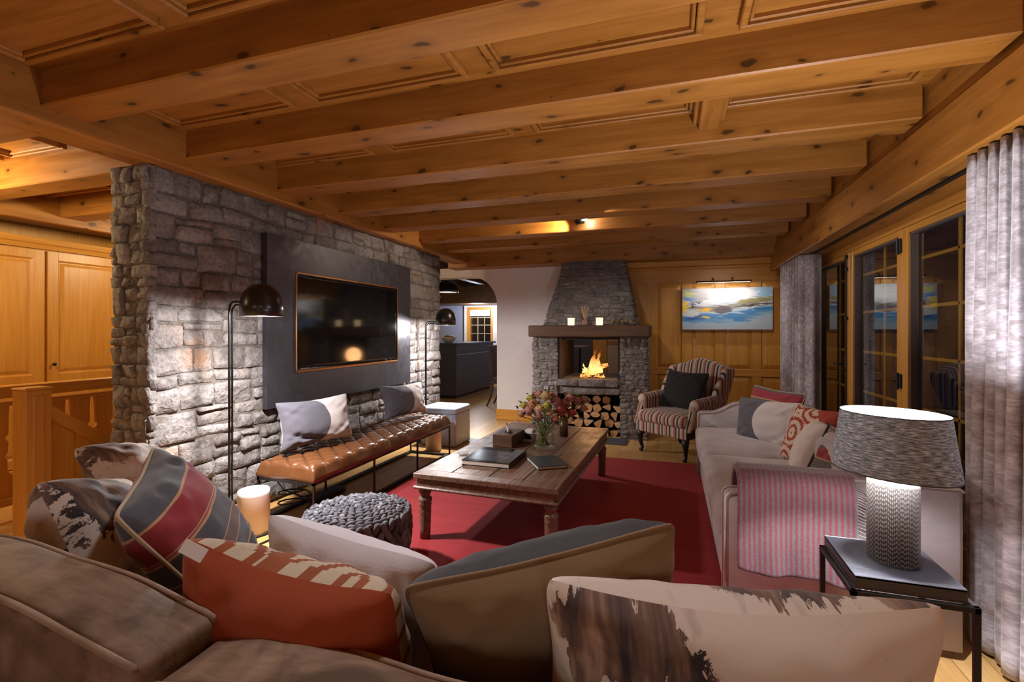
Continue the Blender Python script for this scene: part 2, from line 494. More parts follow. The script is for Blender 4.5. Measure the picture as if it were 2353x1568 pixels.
def stones(bm, rects, to3, seed, gap=0.0045, step=0.03, prot=(0.010, 0.030), warp=0.018, inside=None):
    """each stone: pillowed, rough faced block. to3(u, w, d) maps wall coordinates to space"""
    rng = random.Random(seed)
    def W(u, w):
        k = 1.6
        return (u + warp * nz((u, w, 0), k, seed) + warp * 0.4 * nz((u, w, 3), 5, seed), w + warp * 1.2 * nz((u, w, 7), k, seed + 5) + warp * 0.4 * nz((u, w, 1), 5, seed))
    for (x0, x1, z0, z1) in rects:
        g = gap * rng.uniform(0.6, 1.7)
        a0, a1, b0, b1 = x0 + g, x1 - g, z0 + g, z1 - g
        if a1 - a0 < 0.02 or b1 - b0 < 0.02: continue
        nu = max(4, int((a1 - a0) / step)); nv = max(4, int((b1 - b0) / step))
        pr = rng.uniform(*prot); sd = rng.uniform(0, 50)
        cj = [(rng.uniform(-1, 1) * 0.011, rng.uniform(-1, 1) * 0.011) for _ in range(4)]
        tilt = (rng.uniform(-1, 1) * 0.012, rng.uniform(-1, 1) * 0.012)
        def ST(i, n, L):
            if i == 0: return 0.0
            if i == n: return 1.0
            e = 0.009 / L
            return e + (1 - 2 * e) * (i - 1) / (n - 2)
        V = []
        for j in range(nv + 1):
            row = []
            for i in range(nu + 1):
                s, t = ST(i, nu, a1 - a0), ST(j, nv, b1 - b0)
                # pull border rows in to make a quick rounded arris
                e = min(s * (a1 - a0), (1 - s) * (a1 - a0), t * (b1 - b0), (1 - t) * (b1 - b0))
                u = a0 + s * (a1 - a0); w = b0 + t * (b1 - b0)
                # rounded plan corners
                cx = max(0, 0.012 - min(s, 1 - s) * (a1 - a0)); cz = max(0, 0.012 - min(t, 1 - t) * (b1 - b0))
                if cx > 0 and cz > 0:
                    u += (1 if s < 0.5 else -1) * cz * 0.35; w += (1 if t < 0.5 else -1) * cx * 0.35
                for q, (ss, tt) in enumerate(((0, 0), (1, 0), (1, 1), (0, 1))):
                    k = (1 - abs(s - ss)) * (1 - abs(t - tt)); u += cj[q][0] * k; w += cj[q][1] * k
                border = i in (0, nu) or j in (0, nv)
                rough = 0.010 * nz((u, w, 0), 7, sd) + 0.011 * (0.4 - abs(nz((u, w, 0), 15, sd))) + 0.004 * nz((u, w, 0), 40, sd)
                if border:
                    u += 0.006 * nz((u, w, 0), 14, sd); w += 0.006 * nz((u, w, 2), 14, sd)
                    d = 0.004 + rough * 0.25
                else:
                    d = pr * min(1.0, 0.72 + e * 5) + rough + tilt[0] * (s - 0.5) * 2 + tilt[1] * (t - 0.5) * 2
                uu, ww = W(u, w)
                row.append((uu, ww, d))
            V.append(row)
        # skirt ring down to the mortar
        vs = [[bm.verts.new(to3(*p)) for p in r] for r in V]
        for j in range(nv):
            for i in range(nu):
                bm.faces.new((vs[j][i], vs[j][i + 1], vs[j + 1][i + 1], vs[j + 1][i]))
        ring = [(0, i) for i in range(nu)] + [(j, nu) for j in range(nv)] + [(nv, i) for i in range(nu, 0, -1)] + [(j, 0) for j in range(nv, 0, -1)]
        bk = [bm.verts.new(to3(V[j][i][0], V[j][i][1], -0.03)) for (j, i) in ring]
        n = len(ring)
        for q in range(n):
            r = (q + 1) % n
            bm.faces.new((vs[ring[q][0]][ring[q][1]], bk[q], bk[r], vs[ring[r][0]][ring[r][1]]))

def stone_obj(name, bm, mat, parent):
    o = obj(name, bm, mat, parent, smooth=True)
    return o

# stone television wall : core + stone facing on the room face, near end and far end
bm = BM(); box(bm, (-3.375, 2.150, 0), (-3.072, 6.105, 2.425))
wl = struct('wall_left', bm, MT['mortar'], 'grey rubble stone wall behind the television', 'stone wall')
rng = random.Random(21)
bm = BM()
R = courses(rng, 2.135, 6.12, 0.0, 2.42, 0.34, 0.175)
stones(bm, R, lambda u, w, d: (-3.075 + (min(d, 0.018) if 2.98 < u < 5.22 and 0.74 < w < 2.18 else d), min(6.16, max(2.11, u)), max(0.0, min(2.424, w))), 3, step=0.026)
rng = random.Random(5)
R = courses(rng, -3.395, -3.045, 0.0, 2.42, 0.17, 0.15)
stones(bm, R, lambda u, w, d: (min(-3.035, u), 2.152 - d, max(0.0, min(2.424, w))), 8, warp=0.008, gap=0.0025, step=0.022, prot=(0.010, 0.024))
R = courses(rng, -3.385, -3.06, 0.0, 2.42, 0.19, 0.15)
stones(bm, R, lambda u, w, d: (min(-3.03, u), 6.10 + d, max(0.0, min(2.424, w))), 12, warp=0.014)
stone_obj('stone_facing', bm, MT['stone'], wl)

# ---------------------------------------------------------------- back wall, plaster part with arched opening
def arch_wall(bm, x0, x1, z1, ax0, ax1, spring, top, y0, y1, n=10):
    """plaster wall between x0..x1 with a flat-topped, round-shouldered opening ax0..ax1"""
    r = top - spring
    pts = [(ax0, 0)] + [(ax0, spring)]
    pts += [(ax0 + r - r * math.cos(PI / 2 * i / n), spring + r * math.sin(PI / 2 * i / n)) for i in range(1, n + 1)]
    pts += [(ax1 - r + r * math.sin(PI / 2 * i / n), spring + r * math.cos(PI / 2 * i / n)) for i in range(0, n + 1)]
    pts += [(ax1, 0)]
    poly = [(x0, 0), (x0, z1), (x1, z1), (x1, 0)] + list(reversed(pts))
    extrude_poly(bm, [(p[0], y0, p[1]) for p in poly], (0, y1 - y0, 0))
bm = BM(); arch_wall(bm, -5.7, -1.43, 2.40, -4.2, -2.59, 1.80, 2.25, YB, YB + 0.25)
struct('wall_back', bm, MT['plaster'], 'white plaster wall with the arched opening to the kitchen', 'wall')
bm = BM(); box(bm, (-2.60, YB - 0.025, 0), (-1.6, YB, 0.165), 0.006)
struct('baseboard_back', bm, MT['clear_x'], 'golden wooden baseboard below the white plaster wall', 'baseboard')

# wood panelled part, right of the fireplace
bm = BM(); box(bm, (-0.62, YB, 0), (1.9, YB + 0.2, 2.45))
wr = struct('wall_right_panelling', bm, MT['clear_z'], 'golden wood panelled wall behind the painting and wing chair', 'panelled wall')
wr.name = 'wall_panelled'
bm = BM()
stiles = [(-0.6, -0.18), (0.143, 0.279), (0.574, 0.70), (1.024, 1.144), (1.5, 1.6)]
for a, b in stiles: box(bm, (a, YB - 0.022, 0.1), (b, YB, 2.2), 0.005)
obj('panel_stiles', bm, MT['clear_z'], wr)
bm = BM()
for (z0, z1) in ((0.0, 0.14), (0.775, 0.875), (2.05, 2.26)):
    box(bm, (-0.6, YB - 0.024, z0), (1.6, YB, z1), 0.005)
box(bm, (-0.6, YB - 0.06, 2.235), (1.6, YB, 2.275), 0.01); box(bm, (-0.6, YB - 0.09, 2.275), (1.6, YB, 2.36), 0.01)
obj('panel_rails', bm, MT['clear_x'], wr)
bm = BM()
for (a, b) in ((-0.18, 0.143), (0.279, 0.574), (0.70, 1.024), (1.144, 1.5)):
    for (z0, z1) in ((0.14, 0.775), (0.875, 2.05)):
        x0, x1 = a + 0.012, b - 0.012; c0, c1 = z0 + 0.012, z1 - 0.012; e = 0.045
        o_ = [bm.verts.new((x, YB - 0.004, z)) for x, z in ((x0, c0), (x1, c0), (x1, c1), (x0, c1))]
        i_ = [bm.verts.new((x, YB - 0.018, z)) for x, z in ((x0 + e, c0 + e), (x1 - e, c0 + e), (x1 - e, c1 - e), (x0 + e, c1 - e))]
        bm.faces.new(i_)
        for q in range(4): bm.faces.new((o_[q], o_[(q + 1) % 4], i_[(q + 1) % 4], i_[q]))
obj('raised_panels', bm, MT['clear_z'], wr)

# other enclosing walls
bm = BM(); box(bm, (XH - 0.75, -2.6, 0), (XH - 0.62, 13.5, TOP))
struct('wall_hall', bm, MT['clear_z'], 'wooden wall behind the hall cupboards', 'wall')
bm = BM(); box(bm, (-8, -2.75, 0), (3.0, -2.6, TOP))
struct('wall_front', bm, MT['clear_z'], 'wooden wall behind the viewer', 'wall')
# window wall beyond the glazed doors
bm = BM(); box(bm, (1.55, 6.28, 0), (1.95, YB + 0.2, 2.2)); box(bm, (1.55, -2.6, 0), (1.95, 1.6, 2.2)); box(bm, (1.62, -2.6, 2.2), (1.95, YB + 0.2, 2.67))
struct('wall_right', bm, MT['clear_z'], 'wooden window wall beside the curtains', 'wall')

# ---------------------------------------------------------------- glazed doors in the window wall
def leaf(idx, y0, y1, label, zt=2.10, handle=None, hinges=(), rod=False, mull=True):
    sw = 0.075
    bm = BM()
    box(bm, (XW - 0.03, y0, 0.02), (XW + 0.04, y0 + sw, zt), 0.006)
    box(bm, (XW - 0.03, y1 - sw, 0.02), (XW + 0.04, y1, zt), 0.006)
    d = struct('door_%d' % idx, bm, MT['clear_z'], label, 'glazed door')
    bm = BM()
    box(bm, (XW - 0.028, y0 + sw, zt - 0.045), (XW + 0.04, y1 - sw, zt), 0.006)
    box(bm, (XW - 0.028, y0 + sw, 0.02), (XW + 0.04, y1 - sw, 0.18), 0.006)
    obj('door_rails', bm, MT['clear_y'], d)
    bm = BM()
    for z in (0.50, 0.85, 1.20, 1.55, 1.88): box(bm, (XW + 0.052, y0 + sw, z - 0.011), (XW + 0.068, y1 - sw, z + 0.011), 0.003)
    ym = (y0 + y1) / 2
    box(bm, (XW + 0.052, ym - 0.011, 0.18), (XW + 0.068, ym + 0.011, zt - 0.04), 0.003)
    obj('glazing_bars', bm, MT['clear_z'], d)
    bm = BM(); box(bm, (XW + 0.018, y0 + sw - 0.01, 0.17), (XW + 0.024, y1 - sw + 0.01, zt - 0.035))
    obj('glass_pane', bm, MT['pane'], d, label='dark glass mirroring the lit room')
    bm = BM()
    for ya in (y0 + sw, y1 - sw - 0.012):
        box(bm, (XW - 0.012, ya, 0.18), (XW + 0.02, ya + 0.012, zt - 0.045))
    box(bm, (XW - 0.012, y0 + sw, zt - 0.057), (XW + 0.02, y1 - sw, zt - 0.045))
    obj('glazing_seal', bm, MT['seal'], d)
    if handle is not None:
        bm = BM(); hy, s = handle
        box(bm, (XW - 0.042, hy - 0.018, 0.98), (XW - 0.028, hy + 0.018, 1.16), 0.004)
        tube(bm, [(XW - 0.035, hy, 1.08), (XW - 0.085, hy, 1.08), (XW - 0.088, hy + 0.02 * s, 1.08), (XW - 0.088, hy + 0.12 * s, 1.075)], 0.010, 8)
        blob(bm, (XW - 0.05, hy, 1.03), (0.014, 0.014, 0.014))
        obj('door_handle', bm, MT['iron'], d, smooth=False, label='black lever door handle')
    if rod:
        bm = BM(); tube(bm, [(XW - 0.045, rod, 0.06), (XW - 0.045, rod, 2.08)], 0.008, 8)
        for z in (0.2, 0.7, 1.5, 1.95, 2.06): cbox(bm, (XW - 0.038, rod, z), (0.03, 0.035, 0.03), 0.004)
        obj('bolt_rod', bm, MT['iron'], d, label='long black espagnolette rod')
    for (hy, z) in hinges:
        bm = BM(); cbox(bm, (XW - 0.036, hy, z), (0.016, 0.05, 0.10), 0.004); tube(bm, [(XW - 0.048, hy, z - 0.06), (XW - 0.048, hy, z + 0.06)], 0.008, 8)
        obj('hinge', bm, MT['iron'], d, label='black butt hinge')
    return d
MT['seal'] = plain('grey_glazing_seal', srgb(84, 74, 72), 0.5)
bm = BM()
box(bm, (XW - 0.02, 1.6, 2.105), (XW + 0.1, 6.30, 2.175), 0.006)
for y in (1.6, 6.235): box(bm, (XW - 0.02, y, 0), (XW + 0.1, y + 0.065, 2.105), 0.005)
struct('door_frame', bm, MT['clear_y'], 'wooden outer frame around the glazed doors', 'door frame').name = 'trim_95'
leaf(1, 5.14, 6.23, 'far glazed door leaf, partly behind the far curtain', rod=5.165, handle=(5.22, 1))
leaf(2, 4.085, 5.13, 'middle glazed door leaf mirroring the painting', hinges=((4.10, 1.98), (4.10, 1.03)), rod=False)
leaf(3, 3.02, 4.075, 'glazed door leaf partly hidden by the big near curtain', handle=(3.10, 1))
leaf(4, 1.67, 3.01, 'glazed door leaf wholly behind the near curtain')
# dark terrace outside
bm = BM(); box(bm, (1.96, -2.0, -0.15), (7.0, 11.0, -0.03))
struct('ground_outside', bm, plain('night_ground', srgb(30, 32, 38), 0.9), 'dark terrace outside the glazed doors', 'ground')

# ---------------------------------------------------------------- hall : built in cupboards
def raised(bm, x, y0, y1, z0, z1, e=0.05, dpt=0.012):
    """raised field on a face looking +X"""
    o_ = [bm.verts.new((x, y, z)) for y, z in ((y0, z0), (y1, z0), (y1, z1), (y0, z1))]
    a_ = [bm.verts.new((x - dpt, y, z)) for y, z in ((y0 + 0.012, z0 + 0.012), (y1 - 0.012, z0 + 0.012), (y1 - 0.012, z1 - 0.012), (y0 + 0.012, z1 - 0.012))]
    b_ = [bm.verts.new((x - dpt, y, z)) for y, z in ((y0 + 0.02, z0 + 0.02), (y1 - 0.02, z0 + 0.02), (y1 - 0.02, z1 - 0.02), (y0 + 0.02, z1 - 0.02))]
    c_ = [bm.verts.new((x - 0.002, y, z)) for y, z in ((y0 + e, z0 + e), (y1 - e, z0 + e), (y1 - e, z1 - e), (y0 + e, z1 - e))]
    bm.faces.new(c_)
    for p, q in ((o_, a_), (a_, b_), (b_, c_)):
        for k in range(4): bm.faces.new((p[k], p[(k + 1) % 4], q[(k + 1) % 4], q[k]))
def cup_door(t, y0, y1, z0, z1, knob_y=None, knob_z=None):
    bm = BM(); x = 0.022; s = 0.085
    box(bm, (0, y0, z0), (x, y0 + s, z1), 0.003); box(bm, (0, y1 - s, z0), (x, y1, z1), 0.003)
    box(bm, (0, y0 + s, z0), (x, y1 - s, z0 + s), 0.003); box(bm, (0, y0 + s, z1 - s), (x, y1 - s, z1), 0.003)
    raised(bm, x - 0.004, y0 + s, y1 - s, z0 + s, z1 - s)
    d = obj('door', bm, MT['clear_z'], t)
    if knob_y is not None:
        bm = BM(); lathe(bm, [(0.006, 0), (0.006, 0.018), (0.016, 0.024), (0.017, 0.034), (0.010, 0.040), (0.001, 0.041)], 12)
        k = obj('knob', bm, MT['iron'], d, smooth=True, label='small dark door knob')
        k.rotation_euler = (0, PI / 2, 0); k.location = (x, knob_y, knob_z)
cups = [(2.08, 3.05, None), (3.05, 4.02, 3.10), (4.02, 5.0, None), (5.0, 5.98, 5.05), (1.1, 2.08, 1.15)]
clab = ['tall built-in hall cupboard at the edge left of the newel post', 'tall built-in hall cupboard with a knob, right beside the stone wall', 'tall hall cupboard hidden behind the stone wall', 'furthest hall cupboard behind the stone wall', 'hall cupboard nearest the viewer, outside the picture']
for (y0, y1, ky), lb in zip(cups, clab):
    t = thing('hall_cupboard', lb, 'cupboard', (XH, y0, 0), 0, 'built-in hall cupboards')
    w = y1 - y0
    bm = BM(); box(bm, (-0.6, 0, 0.0), (0, w, 2.27)); obj('carcass', bm, MT['clear_z'], t)
    bm = BM(); box(bm, (0, 0, 0.0), (0.03, w, 0.10), 0.004); obj('plinth', bm, MT['clear_y'], t)
    bm = BM(); box(bm, (0, 0, 0.83), (0.02, w, 0.87), 0.004); obj('middle_rail', bm, MT['clear_y'], t)
    cup_door(t, 0.015, w - 0.015, 0.88, 2.16, (ky - y0) if ky else None, 1.06)
    cup_door(t, 0.015, w - 0.015, 0.11, 0.82)
    bm = BM(); extrude_poly(bm, [(0.0, 0, 2.17), (0.03, 0, 2.17), (0.045, 0, 2.21), (0.06, 0, 2.22), (0.075, 0, 2.27), (0.0, 0, 2.27)], (0, w, 0)); obj('cornice', bm, MT['clear_y'], t)

# stair balustrade
t = thing('stair_balustrade', 'wooden stair balustrade with square newel post and sawn boards', 'balustrade', (-3.82, 1.86, 0))
bm = BM(); box(bm, (0, 0, 0), (0.13, 0.13, 1.02), 0.004)
for yy in (0.035, 0.075): box(bm, (-0.004, yy, 0.03), (0.134, yy + 0.018, 0.985), 0.003)
box(bm, (-0.006, -0.006, 1.02), (0.136, 0.136, 1.035), 0.006)
obj('newel_post', bm, MT['clear_z'], t)
bm = BM()
extrude_poly(bm, [(0.03, 0.12, 0.93 + 0.0), (0.10, 0.12, 0.93), (0.10, 0.12, 0.84), (0.03, 0.12, 0.84)], (0, 1.0, -0.79)); obj('sloping_handrail', bm, MT['clear_y'], t)
bm = BM()
for i in range(7):
    y = 0.16 + i * 0.13; z1 = 0.84 - (y - 0.12) * 0.79
    if z1 > 0.1: extrude_poly(bm, [(0.05, y, 0), (0.05, y + 0.122, 0), (0.05, y + 0.122, z1 - 0.1), (0.05, y, z1)], (0.025, 0, 0))
obj('stair_boards', bm, MT['clear_z'], t)
bm = BM(); box(bm, (-0.78, 0.05, 0.90), (-0.70, 3.2, 0.99), 0.008); box(bm, (-0.77, 0.05, 0.84), (-0.71, 3.2, 0.87), 0.004); box(bm, (-0.77, 0.05, 0.12), (-0.71, 3.2, 0.18), 0.004)
obj('top_rail', bm, MT['clear_y'], t)
def sawn(y):
    h = [(0.0845, 0.16), (0.0845, 0.34), (0.060, 0.37), (0.060, 0.45), (0.044, 0.475), (0.060, 0.50), (0.066, 0.58), (0.045, 0.61), (0.066, 0.64), (0.066, 0.78), (0.072, 0.85)]
    return [(-0.755, y - a, z) for a, z in h] + [(-0.755, y + a, z) for a, z in reversed(h)]
for i in range(14):
    bm = BM(); extrude_poly(bm, sawn(0.27 + i * 0.172), (0.025, 0, 0)); obj('sawn_baluster', bm, MT['clear_z'], t)
bm = BM(); box(bm, (-0.79, 0.0, 0), (-0.69, 0.1, 1.0), 0.004); obj('rail_post', bm, MT['clear_z'], t)

# ---------------------------------------------------------------- kitchen seen through the arch
bm = BM(); box(bm, (-8, 12.0, 0), (-5.20, 12.2, TOP)); box(bm, (-4.42, 12.0, 0), (-1.0, 12.2, TOP)); box(bm, (-5.20, 12.0, 0), (-4.42, 12.2, 1.02)); box(bm, (-5.20, 12.0, 2.02), (-4.42, 12.2, TOP))
struct('wall_kitchen', bm, MT['grey_wall'], 'blue grey far kitchen wall with a window', 'wall')
bm = BM(); box(bm, (-2.59, YB + 0.25, 0), (-2.47, 12.0, TOP))
struct('wall_kitchen_side', bm, MT['plaster'], 'white kitchen side wall', 'wall')
bm = BM()
box(bm, (-5.20, 11.98, 1.02), (-5.10, 12.06, 2.02)); box(bm, (-4.52, 11.98, 1.02), (-4.42, 12.06, 2.02)); box(bm, (-5.10, 11.98, 1.02), (-4.52, 12.06, 1.10)); box(bm, (-5.10, 11.98, 1.95), (-4.52, 12.06, 2.02))
wk = struct('window_1', bm, MT['clear_z'], 'small kitchen window with wooden frame and a white blind', 'window')
bm = BM()
for x in (-4.9, -4.71): box(bm, (x - 0.008, 12.02, 1.10), (x + 0.008, 12.05, 1.95))
for z in (1.32, 1.55, 1.75): box(bm, (-5.10, 12.02, z - 0.008), (-4.52, 12.05, z + 0.008))
obj('glazing_bars', bm, plain('pale_bars', srgb(190, 170, 130), 0.5), wk)
bm = BM(); box(bm, (-5.12, 12.06, 1.05), (-4.5, 12.066, 1.98)); obj('glass_pane', bm, MT['pane'], wk)
bm = BM(); box(bm, (-5.25, 11.93, 0.99), (-4.37, 12.0, 1.02)); obj('window_sill', bm, MT['white'], wk)
bm = BM(); box(bm, (-4.42, 11.9, 1.02), (-4.30, 11.99, 2.06)); box(bm, (-5.24, 11.9, 1.02), (-5.20, 11.99, 2.06)); box(bm, (-5.2, 11.9, 2.03), (-4.42, 11.99, 2.06)); obj('white_reveal', bm, MT['white'], wk)
bm = BM(); box(bm, (-5.10, 11.95, 1.80), (-4.53, 11.97, 1.95)); tube(bm, [(-5.1, 11.96, 1.80), (-4.53, 11.96, 1.80)], 0.012)
tag(obj('roller_blind', bm, MT['white']), 'short white roller blind at the top of the kitchen window', 'blind')
bm = BM(); box(bm, (-7.5, 10.9, 2.07), (-2.0, 11.9, 2.50), 0.01)
struct('trim_96', bm, MT['mantel'], 'deep brown timber lintel in the kitchen', 'beam')
bm = BM()
for x in (-5.6, -4.9, -4.2, -3.5): box(bm, (x, 7.5, 2.46), (x + 0.16, 10.9, TOP), 0.006)
struct('trim_97', bm, MT['mantel'], 'dark ceiling beams of the kitchen', 'beam')
# kitchen island
t = thing('kitchen_island', 'dark charcoal kitchen bar island beyond the arch', 'kitchen island', (-4.7, 9.9, 0))
MT['charcoal'] = plain('charcoal_lacquer', srgb(66, 62, 66), 0.35)
bm = BM(); box(bm, (-0.55, -0.88, 0.06), (0.55, 1.3, 1.10), 0.006); obj('body', bm, MT['charcoal'], t)
bm = BM(); box(bm, (-0.5, -0.82, 0), (0.5, 1.2, 0.06)); obj('plinth', bm, MT['iron'], t)
bm = BM(); box(bm, (-0.6, -0.92, 1.10), (0.6, 1.34, 1.14), 0.004); obj('worktop', bm, plain('slate_worktop', srgb(60, 66, 84), 0.25), t)
bm = BM(); tube(bm, [(0.57, -0.88, 0.90), (0.57, 1.3, 0.90)], 0.012); obj('foot_rail', bm, plain('brushed_steel', srgb(170, 170, 172), 0.3, 1.0), t, label='steel rail along the island')
# bowl of fruit
t = thing('fruit_bowl', 'cream bowl of greens standing on the kitchen island', 'bowl', (-4.43, 9.26, 1.14))
bm = BM(); lathe(bm, [(0.001, 0.0), (0.06, 0.0), (0.11, 0.03), (0.15, 0.08), (0.17, 0.12), (0.16, 0.12), (0.13, 0.07), (0.001, 0.03)], 24); obj('bowl', bm, plain('cream_ceramic', srgb(206, 190, 160), 0.4), t, smooth=True)
MT['green'] = plain('leaf_green', srgb(96, 104, 40), 0.6); MT['applered'] = plain('apple_red', srgb(150, 70, 44), 0.4)
for i, (a, b, c, m_, lb) in enumerate(((-0.06, 0.0, 0.11, 'green', 'green fruit at the left of the kitchen bowl'), (0.07, -0.02, 0.11, 'applered', 'red fruit at the right of the kitchen bowl'), (0.0, -0.06, 0.125, 'green', 'green fruit at the front of the kitchen bowl'))):
    bm = BM(); blob(bm, (0, 0, 0), (0.055, 0.055, 0.05), (10, 8)); o = obj('fruit', bm, MT[m_], None, True, (-4.43 + a, 9.26 + b, 1.14 + c)); tag(o, lb, 'fruit', 'fruit in the kitchen bowl')
# pendant lamp
t = thing('pendant_lamp', 'black dome pendant lamp hanging beyond the arch', 'pendant lamp', (-4.54, 9.4, 2.21))
bm = BM(); lathe(bm, [(0.25, 0.0), (0.245, 0.06), (0.22, 0.14), (0.17, 0.21), (0.09, 0.255), (0.02, 0.265)], 32); solid(obj('lamp_shade', bm, MT['lampblack'], t, True), 0.006, -1)
bm = BM(); lathe(bm, [(0.001, 0.018), (0.238, 0.018)], 32); obj('diffuser', bm, m_emit('pendant_glow', (1.0, 0.86, 0.7), 3.0), t)
bm = BM(); tube(bm, [(0, 0, 0.26), (0, 0, 0.46)], 0.006); obj('cord', bm, MT['rubber'], t)
# dining chair beyond the arch
t = thing('dining_chair', 'dark upholstered dining chair standing in the kitchen passage', 'chair', (-2.93, 8.55, 0))
MT['aubergine'] = m_cloth('aubergine_cloth', srgb(74, 54, 56))
bm = BM(); softbox(bm, (0.05, 0, 0.47), (0.46, 0.46, 0.10), 0.03, (0, 0, 0.02)); obj('seat', bm, MT['aubergine'], t, True)
bm = BM(); softbox(bm, (-0.2, 0, 0.82), (0.08, 0.44, 0.6), 0.035, (0.02, 0, 0), fn=lambda p: (p.x - 0.10 * (p.z + 0.3) ** 2, p.y, p.z)); obj('backrest', bm, MT['aubergine'], t, True)
for sx in (-1, 1):
    for sy in (-1, 1):
        bm = BM(); x = -0.19 if sx < 0 else 0.24; y = sy * 0.19
        tube(bm, [(x, y, 0.44), (x + (0.01 if sx > 0 else -0.0), y, 0.3), (x + (0.0 if sx > 0 else -0.05), y, 0.12), (x + (0.02 if sx > 0 else -0.11), y, 0.0)], 0.02, 8, rads=[0.026, 0.024, 0.018, 0.016]); obj('leg', bm, MT['mantel'], t)
# ================================================================ FIREPLACE
fp = thing('fireplace', 'grey stone see-through fireplace with tapered hood and log niche', 'fireplace', (-1.025, 6.72, 0))
FX, FY = -1.025, 6.72
def F3(p): return (p[0] - FX, p[1] - FY, p[2])
MT['soot'] = plain('sooty_iron', srgb(30, 26, 25), 0.8)
MT['firebrick'] = plain('rusty_fire_plate', srgb(58, 40, 32), 0.8)
bm = BM()
for (a, b) in ((-1.76, -1.435), (-0.615, -0.29)): box(bm, F3((a, 6.325, 0)), F3((b, 7.36, 1.31)))
extrude_poly(bm, [F3(p) for p in ((-1.63, 6.45, 1.45), (-0.44, 6.45, 1.45), (-0.62, 6.83, 2.37), (-1.45, 6.83, 2.37))], (0, 0.72, 0))
box(bm, F3((-1.46, 6.90, 1.30)), F3((-0.60, 7.36, 2.36)))
MT['mortar2'] = plain('grey_mortar', srgb(112, 104, 98), 0.95)
core = obj('core', bm, MT['mortar2'], fp)
rng = random.Random(3)
for (a, b, sd) in ((-1.785, -1.43, 1), (-0.62, -0.265, 2)):
    bm = BM()
    stones(bm, courses(rng, a, b, 0.02, 1.305, 0.15, 0.085), lambda u, w, d: F3((u, 6.325 - d * 0.8, max(0.0, min(1.308, w)))), 30 + sd, gap=0.003, step=0.024, warp=0.010, prot=(0.004, 0.016))
    if sd == 2: stones(bm, courses(rng, 6.31, 7.12, 0.02, 1.305, 0.18, 0.085), lambda u, w, d: F3((-0.292 + d, u, max(0.0, min(1.308, w)))), 37, gap=0.003, step=0.03, warp=0.010, prot=(0.004, 0.016))
    obj('stone_pier', bm, MT['stone'], fp, True)
bm = BM()
def hood(u, w, d):
    t = w / 0.9; hw = 0.628 + (0.442 - 0.628) * t
    return F3((-1.033 + u * hw / 0.628, 6.445 + 0.385 * t - d * 0.85, 1.46 + min(0.905, max(0, w))))
stones(bm, courses(rng, -0.628, 0.628, 0.0, 0.9, 0.20, 0.085), hood, 44, gap=0.003, step=0.025, warp=0.012, prot=(0.003, 0.014))
def hoodr(u, w, d):
    t = w / 0.9; x = -0.425 - 0.186 * t
    return F3((x + d * 0.8, 6.43 + 0.385 * t + u * (1 - 0.5 * t), 1.46 + min(0.905, max(0, w))))
stones(bm, courses(rng, 0, 0.7, 0.0, 0.9, 0.18, 0.085), hoodr, 48, gap=0.003, step=0.03, warp=0.010, prot=(0.006, 0.02))
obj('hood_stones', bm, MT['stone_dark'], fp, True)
bm = BM(); box(bm, F3((-1.795, 6.17, 1.31)), F3((-0.24, 6.92, 1.46)), 0.012)
obj('mantel_beam', bm, MT['mantel'], fp, label='dark timber mantel beam')
rng2 = random.Random(12); bm = BM()
def slab(z0, z1, yf): return lambda u, w, d: F3((u, yf - d * 0.5, min(z1, max(z0, w))))
stones(bm, [(-1.425, -1.15, 0.665, 0.756), (-1.15, -0.80, 0.665, 0.756), (-0.80, -0.625, 0.665, 0.756)], slab(0.66, 0.758, 6.29), 61, gap=0.003, warp=0.004, prot=(0.01, 0.03))
stones(bm, [(-1.36, -0.62, 0.555, 0.64)], slab(0.55, 0.65, 6.315), 64, gap=0.003, warp=0.004)
obj('ledge_stones', bm, MT['stone'], fp, True)
bm = BM(); box(bm, F3((-1.435, 6.30, 0.69)), F3((-0.615, 7.36, 0.75))); box(bm, F3((-1.435, 6.345, 0.555)), F3((-0.615, 7.36, 0.70)))
obj('hearth_shelf', bm, MT['mortar'], fp)
bm = BM(); box(bm, F3((-1.433, 6.36, 0.75)), F3((-1.40, 7.30, 1.31)), 0.003); box(bm, F3((-1.405, 6.31, 0.75)), F3((-1.375, 6.345, 1.31)), 0.003)
obj('side_plate', bm, MT['firebrick'], fp, label='rusty brown iron side plate')
bm = BM(); box(bm, F3((-1.435, 6.33, 1.27)), F3((-0.615, 6.36, 1.31))); box(bm, F3((-1.435, 6.36, 1.295)), F3((-0.615, 7.3, 1.31))); box(bm, F3((-0.645, 6.35, 0.75)), F3((-0.617, 7.3, 1.31)))
box(bm, F3((-1.43, 6.85, 0.0)), F3((-0.62, 6.9, 0.56)))
obj('firebox_lining', bm, MT['soot'], fp)
bm = BM(); box(bm, (-1.86, 5.98, 0.0), (-0.515, 6.285, 0.022), 0.004)
tag(obj('hearth_slab', bm, plain('slate', srgb(70, 72, 76), 0.6)), 'flat dark slate hearth slab on the floor in front of the fireplace', 'hearth slab')

